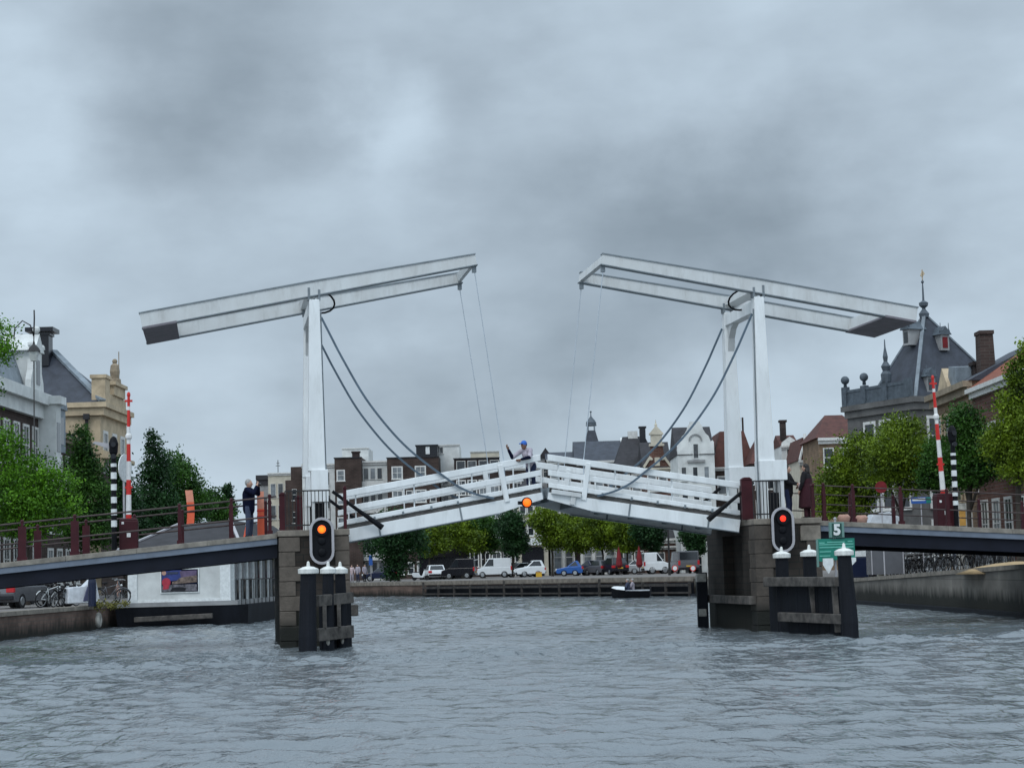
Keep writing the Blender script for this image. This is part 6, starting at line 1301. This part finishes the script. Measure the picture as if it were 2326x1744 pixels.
# stalls, signs and lamps on the right street
T = thing('market_stall', 'grey-white canopy stall behind the right railing', 'stall', gp(2012, 92, 1.3)); F = MW[T.name]
m = MB(F); m.prism([(-0.85, 2.35), (0.85, 2.25), (0.8, 2.6), (0.2, 2.95), (-0.6, 2.85)], 'y', -0.7, 0.7); m.build('canopy', M['cover'], T, bevel=0.03)
for x in (-0.75, 0.75):
    for y in (-0.6, 0.6): m = MB(F); m.tube((x, y, 0), (x, y, 2.35), 0.03); m.build('leg', M['sigframe'], T)
m = MB(F); m = MB(F); m.box((-0.8, -0.6, 0), (0.8, 0.6, 2.0)); m.build('counter', M['carg'], T)
def roadsign(name, label, px, py, D, r, mt_, zg, w=None, h=None):
    p = at(px, py, D); T = thing(name, label, 'sign', (p.x, p.y, zg)); F = MW[T.name]; z = p.z-zg
    m = MB(F)
    if w: m.box((-w/2, -0.03, z-h/2), (w/2, 0.0, z+h/2))
    else: m.disc((0, -0.02, z), r, (0, 1, 0), 0.03, 20)
    m.build('plate', M[mt_], T); m = MB(F); m.tube((0, 0.03, 0), (0, 0.03, z), 0.03); m.build('pole', M['sigframe'], T); return T
roadsign('round_road_sign', 'round dark red road sign among the yellow-green leaves', 2001, 1106, 84, 0.26, 'redcl', 1.3)
T = roadsign('street_board', 'blue, white and green board left of the road barrier cabinet', 2092, 1136, 92, 0, 'blue', 1.4, 0.95, 0.30); F = MW[T.name]; p = at(2092, 1136, 92); z = p.z-1.4
m = MB(F); m.box((-0.42, -0.036, z-0.02), (0.2, -0.031, z+0.11)); m.build('white_panel', M['signw'], T); m = MB(F); m.box((0.24, -0.036, z-0.14), (0.47, -0.031, z+0.14)); m.build('green_panel', M['green'], T)
p = gp(2190, 86, 1.5); T = thing('info_column', 'ochre and white column behind the right banded post', 'column', p); F = MW[T.name]
m = MB(F); m.box((-0.2, -0.2, 0), (0.2, 0.2, 2.9)); m.build('shaft', M['shell'], T); m = MB(F); m.box((-0.14, -0.23, 1.9), (0.14, -0.205, 2.6)); m.build('poster', M['ochre'], T)
p = gp(2232, 86, 1.5); T = thing('bench', 'grey stone bench in front of the brick houses', 'bench', p); F = MW[T.name]
m = MB(F); m.box((-0.36, -0.2, 1.35), (0.36, 0.2, 1.5)); m.build('seat', M['coping'], T); m = MB(F); m.box((-0.34, -0.18, 0), (-0.2, 0.18, 1.348)); m.box((0.2, -0.18, 0), (0.34, 0.18, 1.348)); m.build('support', M['coping'], T)
def lantern(label, loc, H, hang=False, s=1.0):
    T = thing('street_lamp', label, 'street lamp', loc); F = MW[T.name]
    m = MB(F); m.lathe([(0.10*s, 0), (0.08*s, 0.8), (0.04*s, 0.9), (0.030*s, H)], n=8)
    if hang:
        m.rings([(0, 0, H-0.1), (-0.18, 0, H+0.5), (-0.6, 0, H+0.75), (-1.0, 0, H+0.35), (-1.05, 0, H-0.2)], 0.035, 6); m.rings([(0, 0, H-0.05), (0.03, 0, H+0.9), (0.02, 0, H+1.3)], 0.04, 6)
    m.build('post', M['iron'], T, smooth=True)
    x, z = (-1.05, H-1.3) if hang else (0, H)
    x = 0.0 if hang else x; z = H-1.4 if hang else H
    m = MB(F); m.taper((x, 0), 0.28*s, 0.28*s, z, (x, 0), 0.46*s, 0.46*s, z+0.5*s); m.build('lantern', M['lampglass'], T)
    m = MB(F); m.lathe([(0.36*s, z+0.502*s), (0.25*s, z+0.7*s), (0.06*s, z+0.9*s), (0.04*s, z+1.05*s)], (x, 0, 0), 8); m.build('lamp_roof', M['iron'], T)
p = at(77, 800, 100); lantern('tall ornate street lamp with curved bracket in front of the left slate mansard', (p.x, p.y, 1.0), at(77, 760, 100).z-1.0, True)
p = gp(1521, 150, 1.25); T = thing('street_lamp', 'slim dark lamp post on the far quay near the broad pier', 'street lamp', p); m = MB(MW[T.name]); m.lathe([(0.11, 0), (0.08, 1), (0.06, 4.9)], n=8); m.build('post', M['iron'], T); m = MB(MW[T.name]); m.lathe([(0.1, 4.9), (0.2, 5.1), (0.18, 5.4), (0.05, 5.55)], n=8); m.build('lamp_head', M['iron'], T)
# closed red parasols, canopy, boxes on the far quay
def parasol(label, px, D):
    T = thing('closed_parasol', label, 'parasol', gp(px, D, 1.25)); F = MW[T.name]
    m = MB(F); m.lathe([(0.16, 0.65), (0.32, 0.9), (0.24, 1.6), (0.12, 2.2), (0.03, 2.6)], n=9); m.build('canopy', M['redcl'], T); m = MB(F); m.tube((0, 0, 0), (0, 0, 2.7), 0.035); m.box((-0.25, -0.25, 0), (0.25, 0.25, 0.08)); m.build('pole', M['iron'], T)
parasol('closed red parasol directly above the small motor boat', 1407, 178); parasol('closed red parasol left of the white van with dark cab', 1453, 176)
T = thing('terrace_canopy', 'large black terrace canopy with cream top behind the black van', 'canopy', gp(1010, 203, 1.25)); F = MW[T.name]
m = MB(F); m.prism([(-2.8, 2.3), (2.7, 2.3), (2.6, 3.0), (1.6, 3.35), (-1.6, 3.2), (-2.7, 2.8)], 'y', -1.2, 1.2); m.build('roof', M['blackcl'], T); m = MB(F); m.box((-2.6, -1.0, 0), (2.5, 1.0, 2.298)); m.build('side_cloth', M['cark'], T); m = MB(F); m.box((0.5, -1.1, 3.36), (2.2, 0.8, 4.0)); m.build('roof_box', M['cream'], T)
T = thing('yellow_box', 'small yellow box between the white estate car and the bright blue car', 'box', gp(1224, 183, 1.25)); m = MB(MW[T.name]); m.box((-0.28, -0.3, 0), (0.28, 0.3, 0.42)); m.build('case', M['yellow'], T, bevel=0.03); m = MB(MW[T.name]); m.box((-0.3, -0.32, 0.422), (0.3, 0.32, 0.5)); m.build('lid', M['ochre'], T, bevel=0.02)
roadsign('street_board', 'upright blue sign left of the ivy-clad far-quay tree', 842, 1272, 186, 0, 'blue', 1.25, 0.36, 0.95)
for i, (px, lb) in enumerate(((1533, 'red and white road sign left of the grey van on the far quay'), (1574, 'red and white road sign right of the grey van on the far quay'))):
    T = roadsign('round_road_sign', lb, px, 1290, 168, 0.26, 'red', 1.25); F = MW[T.name]; z = at(px, 1290, 168).z-1.25; m = MB(F); m.disc((0, -0.04, z), 0.19, (0, 1, 0), 0.012, 18); m.build('face', M['signw'], T)
# people on the far quay
person('person in pale pink clothes nearest the narrow pier on the far quay', gp(799, 186, 1.25), 0.3, 1.65, top='pinkw', legs='lav', coarse=2.5)
person('person in white top standing in the middle of the small group by the narrow pier', gp(813, 187, 1.25), -0.5, 1.7, top='lav', legs='denim_dk', coarse=2.5)
person('person in lilac top and dark trousers in the small group by the narrow pier', gp(828, 186, 1.25), 0.9, 1.68, top='lav', legs='blackcl', coarse=2.5)
# white figure-like statue by the parasol
T = thing('pale_banner', 'pale figure-shaped banner left of the closed red parasols', 'banner', gp(1386, 190, 1.25)); m = MB(MW[T.name]); m.lathe([(0.42, 0.5), (0.5, 1.2), (0.42, 1.75), (0.2, 1.95), (0.1, 2.05)], n=12); m.ball((0, 0, 2.25), 0.22, 10); m.build('cloth', M['signw'], T, smooth=True); m = MB(MW[T.name]); m.tube((0, 0, 0), (0, 0, 0.6), 0.06); m.build('pole', M['iron'], T)
# motor boat
b0 = gz(1432, 1357, 0); rz = RD(180-4)
T = thing('motor_boat', 'small dark motor boat with white bow and two people aboard', 'boat', b0, rz); F = MW[T.name]
sec = []
for x, hw, zk, zt in ((-1.25, 0.62, -0.15, 0.42), (-0.6, 0.70, -0.18, 0.43), (0.2, 0.70, -0.18, 0.46), (0.8, 0.50, -0.14, 0.54), (1.2, 0.10, 0.1, 0.64)): sec.append([(x, -hw, zt), (x, -hw*0.8, 0.05), (x, 0, zk), (x, hw*0.8, 0.05), (x, hw, zt)])
m = MB(F); m.add([p for s_ in sec for p in s_], [(i*5+j, i*5+j+1, (i+1)*5+j+1, (i+1)*5+j) for i in range(4) for j in range(4)]+[(0, 1, 2, 3, 4), (24, 23, 22, 21, 20)]+[(i*5, (i+1)*5, (i+1)*5+4, i*5+4) for i in range(4)]); m.build('hull', M['black'], T)
m = MB(F); m.add([(0.35, -0.66, 0.5), (0.9, -0.44, 0.57), (1.22, 0, 0.67), (0.9, 0.44, 0.57), (0.35, 0.66, 0.5), (0.35, -0.45, 0.72), (0.85, -0.25, 0.76), (1.05, 0, 0.76), (0.85, 0.25, 0.76), (0.35, 0.45, 0.72)], [(4,3,2,1,0), (5,6,7,8,9), (0,1,6,5), (1,2,7,6), (2,3,8,7), (3,4,9,8), (4,0,5,9)]); m.build('bow_deck', M['carw'], T)
m = MB(F); m.box((-1.25, -0.66, 0.431), (0.3, -0.58, 0.50)); m.box((-1.25, 0.58, 0.431), (0.3, 0.66, 0.50)); m.build('gunwale', M['cover'], T)
m = MB(F); m.box((-1.36, -0.15, 0.1), (-1.26, 0.15, 0.75)); m.build('outboard_motor', M['cark'], T)
m = MB(F); m.ball((-0.15, -0.72, 0.42), 0.15, 10, (0.8, 0.5, 1.2)); m.build('fender', M['signw'], T, smooth=True)
bF = Matrix.Translation(b0) @ Matrix.Rotation(rz, 4, 'Z')
for dx, dy, tp, lb in ((0.15, 0.18, 'denim', 'person in blue sitting at the bow side of the motor boat'), (-0.15, -0.2, 'lav', 'person in pale clothes sitting near the middle of the motor boat')):
    q = bF @ Vector((dx, dy, -0.38)); person(lb, q, rz-PI/2*-1, 1.6, top=tp, legs='denim_dk', hair='hair_gr', seated=True, coarse=2.2, elL=(0.25, -0.1, 1.14), wrL=(0.12, -0.3, 1.0), elR=(-0.25, -0.1, 1.14), wrR=(-0.12, -0.3, 1.0))
# round pale buoy at the far quay
T = gz(978, 1344, 0.28); m = MB(Matrix.Translation((T.x-0.3, T.y-6, 0.25))); m.ball((0, 0, 0), 0.24, 12); o = m.build('mooring_buoy', M['shell'], None, smooth=True); tag(o, 'pale round buoy at the corner of the far quay', 'buoy')

# ================================================================ SKY AND LIGHT
SUN_AZ, SUN_EL = RD(205), RD(52)       # behind the camera, slightly left
wd = bpy.data.worlds.new('World'); sc.world = wd; wd.use_nodes = True
nt = wd.node_tree; N = nt.nodes; L = nt.links
for n in list(N): N.remove(n)
out = N.new('ShaderNodeOutputWorld')
sky = N.new('ShaderNodeTexSky'); sky.sky_type = 'NISHITA'; sky.sun_disc = False; sky.sun_elevation = SUN_EL; sky.sun_rotation = SUN_AZ
bg1 = N.new('ShaderNodeBackground'); bg1.inputs['Strength'].default_value = 0.10; L.new(sky.outputs[0], bg1.inputs['Color'])
tc = N.new('ShaderNodeTexCoord'); DIR = tc.outputs['Generated']
def vm(op, a, b=None):
    n = N.new('ShaderNodeVectorMath'); n.operation = op
    for i, v in enumerate((a, b)):
        if v is None: continue
        if isinstance(v, (tuple, Vector)): n.inputs[i].default_value = tuple(v)
        else: L.new(v, n.inputs[i])
    return n
def mth(op, a, b=None, c=None):
    n = N.new('ShaderNodeMath'); n.operation = op
    for i, v in enumerate((a, b, c)):
        if v is None: continue
        if isinstance(v, (int, float)): n.inputs[i].default_value = v
        else: L.new(v, n.inputs[i])
    return n.outputs[0]
# warped direction, so that cloud edges are ragged
wn = N.new('ShaderNodeTexNoise'); wn.inputs['Scale'].default_value = 11.0; wn.inputs['Detail'].default_value = 9; wn.inputs['Roughness'].default_value = 0.55; L.new(DIR, wn.inputs['Vector'])
wsub = vm('SUBTRACT', wn.outputs['Color'], (0.5, 0.5, 0.5)); wsc = vm('SCALE', wsub.outputs[0]); wsc.inputs['Scale'].default_value = 0.11
DW = vm('ADD', DIR, wsc.outputs[0]).outputs[0]
def blob(px, py, r, k, ax=1.0):
    d = ray(px, py).normalized(); s_ = N.new('ShaderNodeVectorMath'); s_.operation = 'SUBTRACT'; L.new(DW, s_.inputs[0]); s_.inputs[1].default_value = tuple(d)
    sc_ = vm('MULTIPLY', s_.outputs[0], (1/(r*ax), 1/(r*ax), 1/r)); ln = vm('LENGTH', sc_.outputs[0])
    q = mth('MULTIPLY', ln.outputs['Value'], ln.outputs['Value']); q = mth('MULTIPLY', q, -1.0); e = mth('EXPONENT', q)
    return mth('MULTIPLY', e, k)
K = 1.0516
SKY_BLOBS = [(860, 215, .030, .60, .9), (800, 290, .035, .35, 1.6), (40, 270, .045, .45, 1.0), (230, 30, .03, -.15, 1.5), (470, 220, .045, -.48, 1.7), (640, 140, .035, -.25, 1.5), (1000, 110, .040, -.36, 1.2), (960, 260, .025, -.30, 1.0),
    (1350, 30, .04, .20, 2.2), (1280, 430, .030, -.15, 2.6), (1620, 410, .032, -.16, 2.8), (1900, 500, .036, -.30, 2.2), (1480, 560, .026, -.25, 2.6), (1300, 250, .03, .10, 2.4), (1450, 450, .055, -.12, 3.6), (2190, 330, .05, .30, 1.0), (2150, 60, .05, -.20, 1.5), (1300, 620, .05, -.16, 2.0),
    (850, 870, .028, -.35, 3.4), (480, 900, .040, .22, 1.8), (1300, 930, .020, .25, 3.0), (1750, 800, .04, .22, 1.8), (1250, 790, .025, -.25, 3.0), (300, 540, .05, -.10, 2.0), (620, 560, .05, .06, 2.0)]
acc = None
for px, py, r, k, ax in SKY_BLOBS:
    b = blob(px*K, py*K, r*1.25, k, ax); acc = b if acc is None else mth('ADD', acc, b)
n2 = N.new('ShaderNodeTexNoise'); n2.inputs['Scale'].default_value = 7.5; n2.inputs['Detail'].default_value = 6; n2.inputs['Roughness'].default_value = 0.5
mp = N.new('ShaderNodeMapping'); mp.inputs['Scale'].default_value = (1, 1, 2.2); L.new(DIR, mp.inputs[0]); L.new(mp.outputs[0], n2.inputs['Vector'])
n3 = N.new('ShaderNodeTexNoise'); n3.inputs['Scale'].default_value = 17.0; n3.inputs['Detail'].default_value = 5; L.new(mp.outputs[0], n3.inputs['Vector'])
nn = mth('ADD', mth('MULTIPLY_ADD', n2.outputs['Fac'], 0.75, -0.375), mth('MULTIPLY_ADD', n3.outputs['Fac'], 0.55, -0.275))
fac = mth('ADD', mth('MULTIPLY_ADD', acc, 0.95, nn), 0.75)
cr = N.new('ShaderNodeValToRGB'); L.new(fac, cr.inputs['Fac'])
cr.color_ramp.elements[0].position = 0.0; cr.color_ramp.elements[0].color = (0.262, 0.326, 0.388, 1)
cr.color_ramp.elements[1].position = 1.0; cr.color_ramp.elements[1].color = (0.555, 0.675, 0.785, 1)
e = cr.color_ramp.elements.new(0.5); e.color = (0.402, 0.490, 0.575, 1)
# overcast: the sky is brighter overhead and behind, where the sun stands
sx = N.new('ShaderNodeSeparateXYZ'); L.new(DIR, sx.inputs[0])
up_ = N.new('ShaderNodeMapRange'); L.new(sx.outputs['Z'], up_.inputs[0]); up_.inputs[1].default_value = 0.34; up_.inputs[2].default_value = 0.9; up_.inputs[3].default_value = 1.0; up_.inputs[4].default_value = 2.0
bk = N.new('ShaderNodeMapRange'); L.new(sx.outputs['Y'], bk.inputs[0]); bk.inputs[1].default_value = 0.5; bk.inputs[2].default_value = -0.8; bk.inputs[3].default_value = 1.0; bk.inputs[4].default_value = 1.55
gain = mth('MULTIPLY', up_.outputs[0], bk.outputs[0])
bg2 = N.new('ShaderNodeBackground'); L.new(cr.outputs['Color'], bg2.inputs['Color']); L.new(gain, bg2.inputs['Strength'])
mx = N.new('ShaderNodeMixShader'); mx.inputs[0].default_value = 0.96; L.new(bg1.outputs[0], mx.inputs[1]); L.new(bg2.outputs[0], mx.inputs[2]); L.new(mx.outputs[0], out.inputs['Surface'])
sd = bpy.data.lights.new('sun', 'SUN'); sd.energy = 0.9; sd.angle = RD(25); sd.color = (1.0, 0.97, 0.93)
so_ = bpy.data.objects.new('sun', sd); col.objects.link(so_)
sdir = Vector((math.sin(SUN_AZ)*math.cos(SUN_EL), math.cos(SUN_AZ)*math.cos(SUN_EL), math.sin(SUN_EL)))
so_.rotation_euler = sdir.to_track_quat('Z', 'Y').to_euler(); so_.location = (0, -40, 80)
vs = sc.view_settings; vs.view_transform = 'Standard'; vs.look = 'None'; vs.exposure = 0; vs.gamma = 1; vs.use_curve_mapping = False
sc.cycles.max_bounces = 6; sc.cycles.use_denoising = True
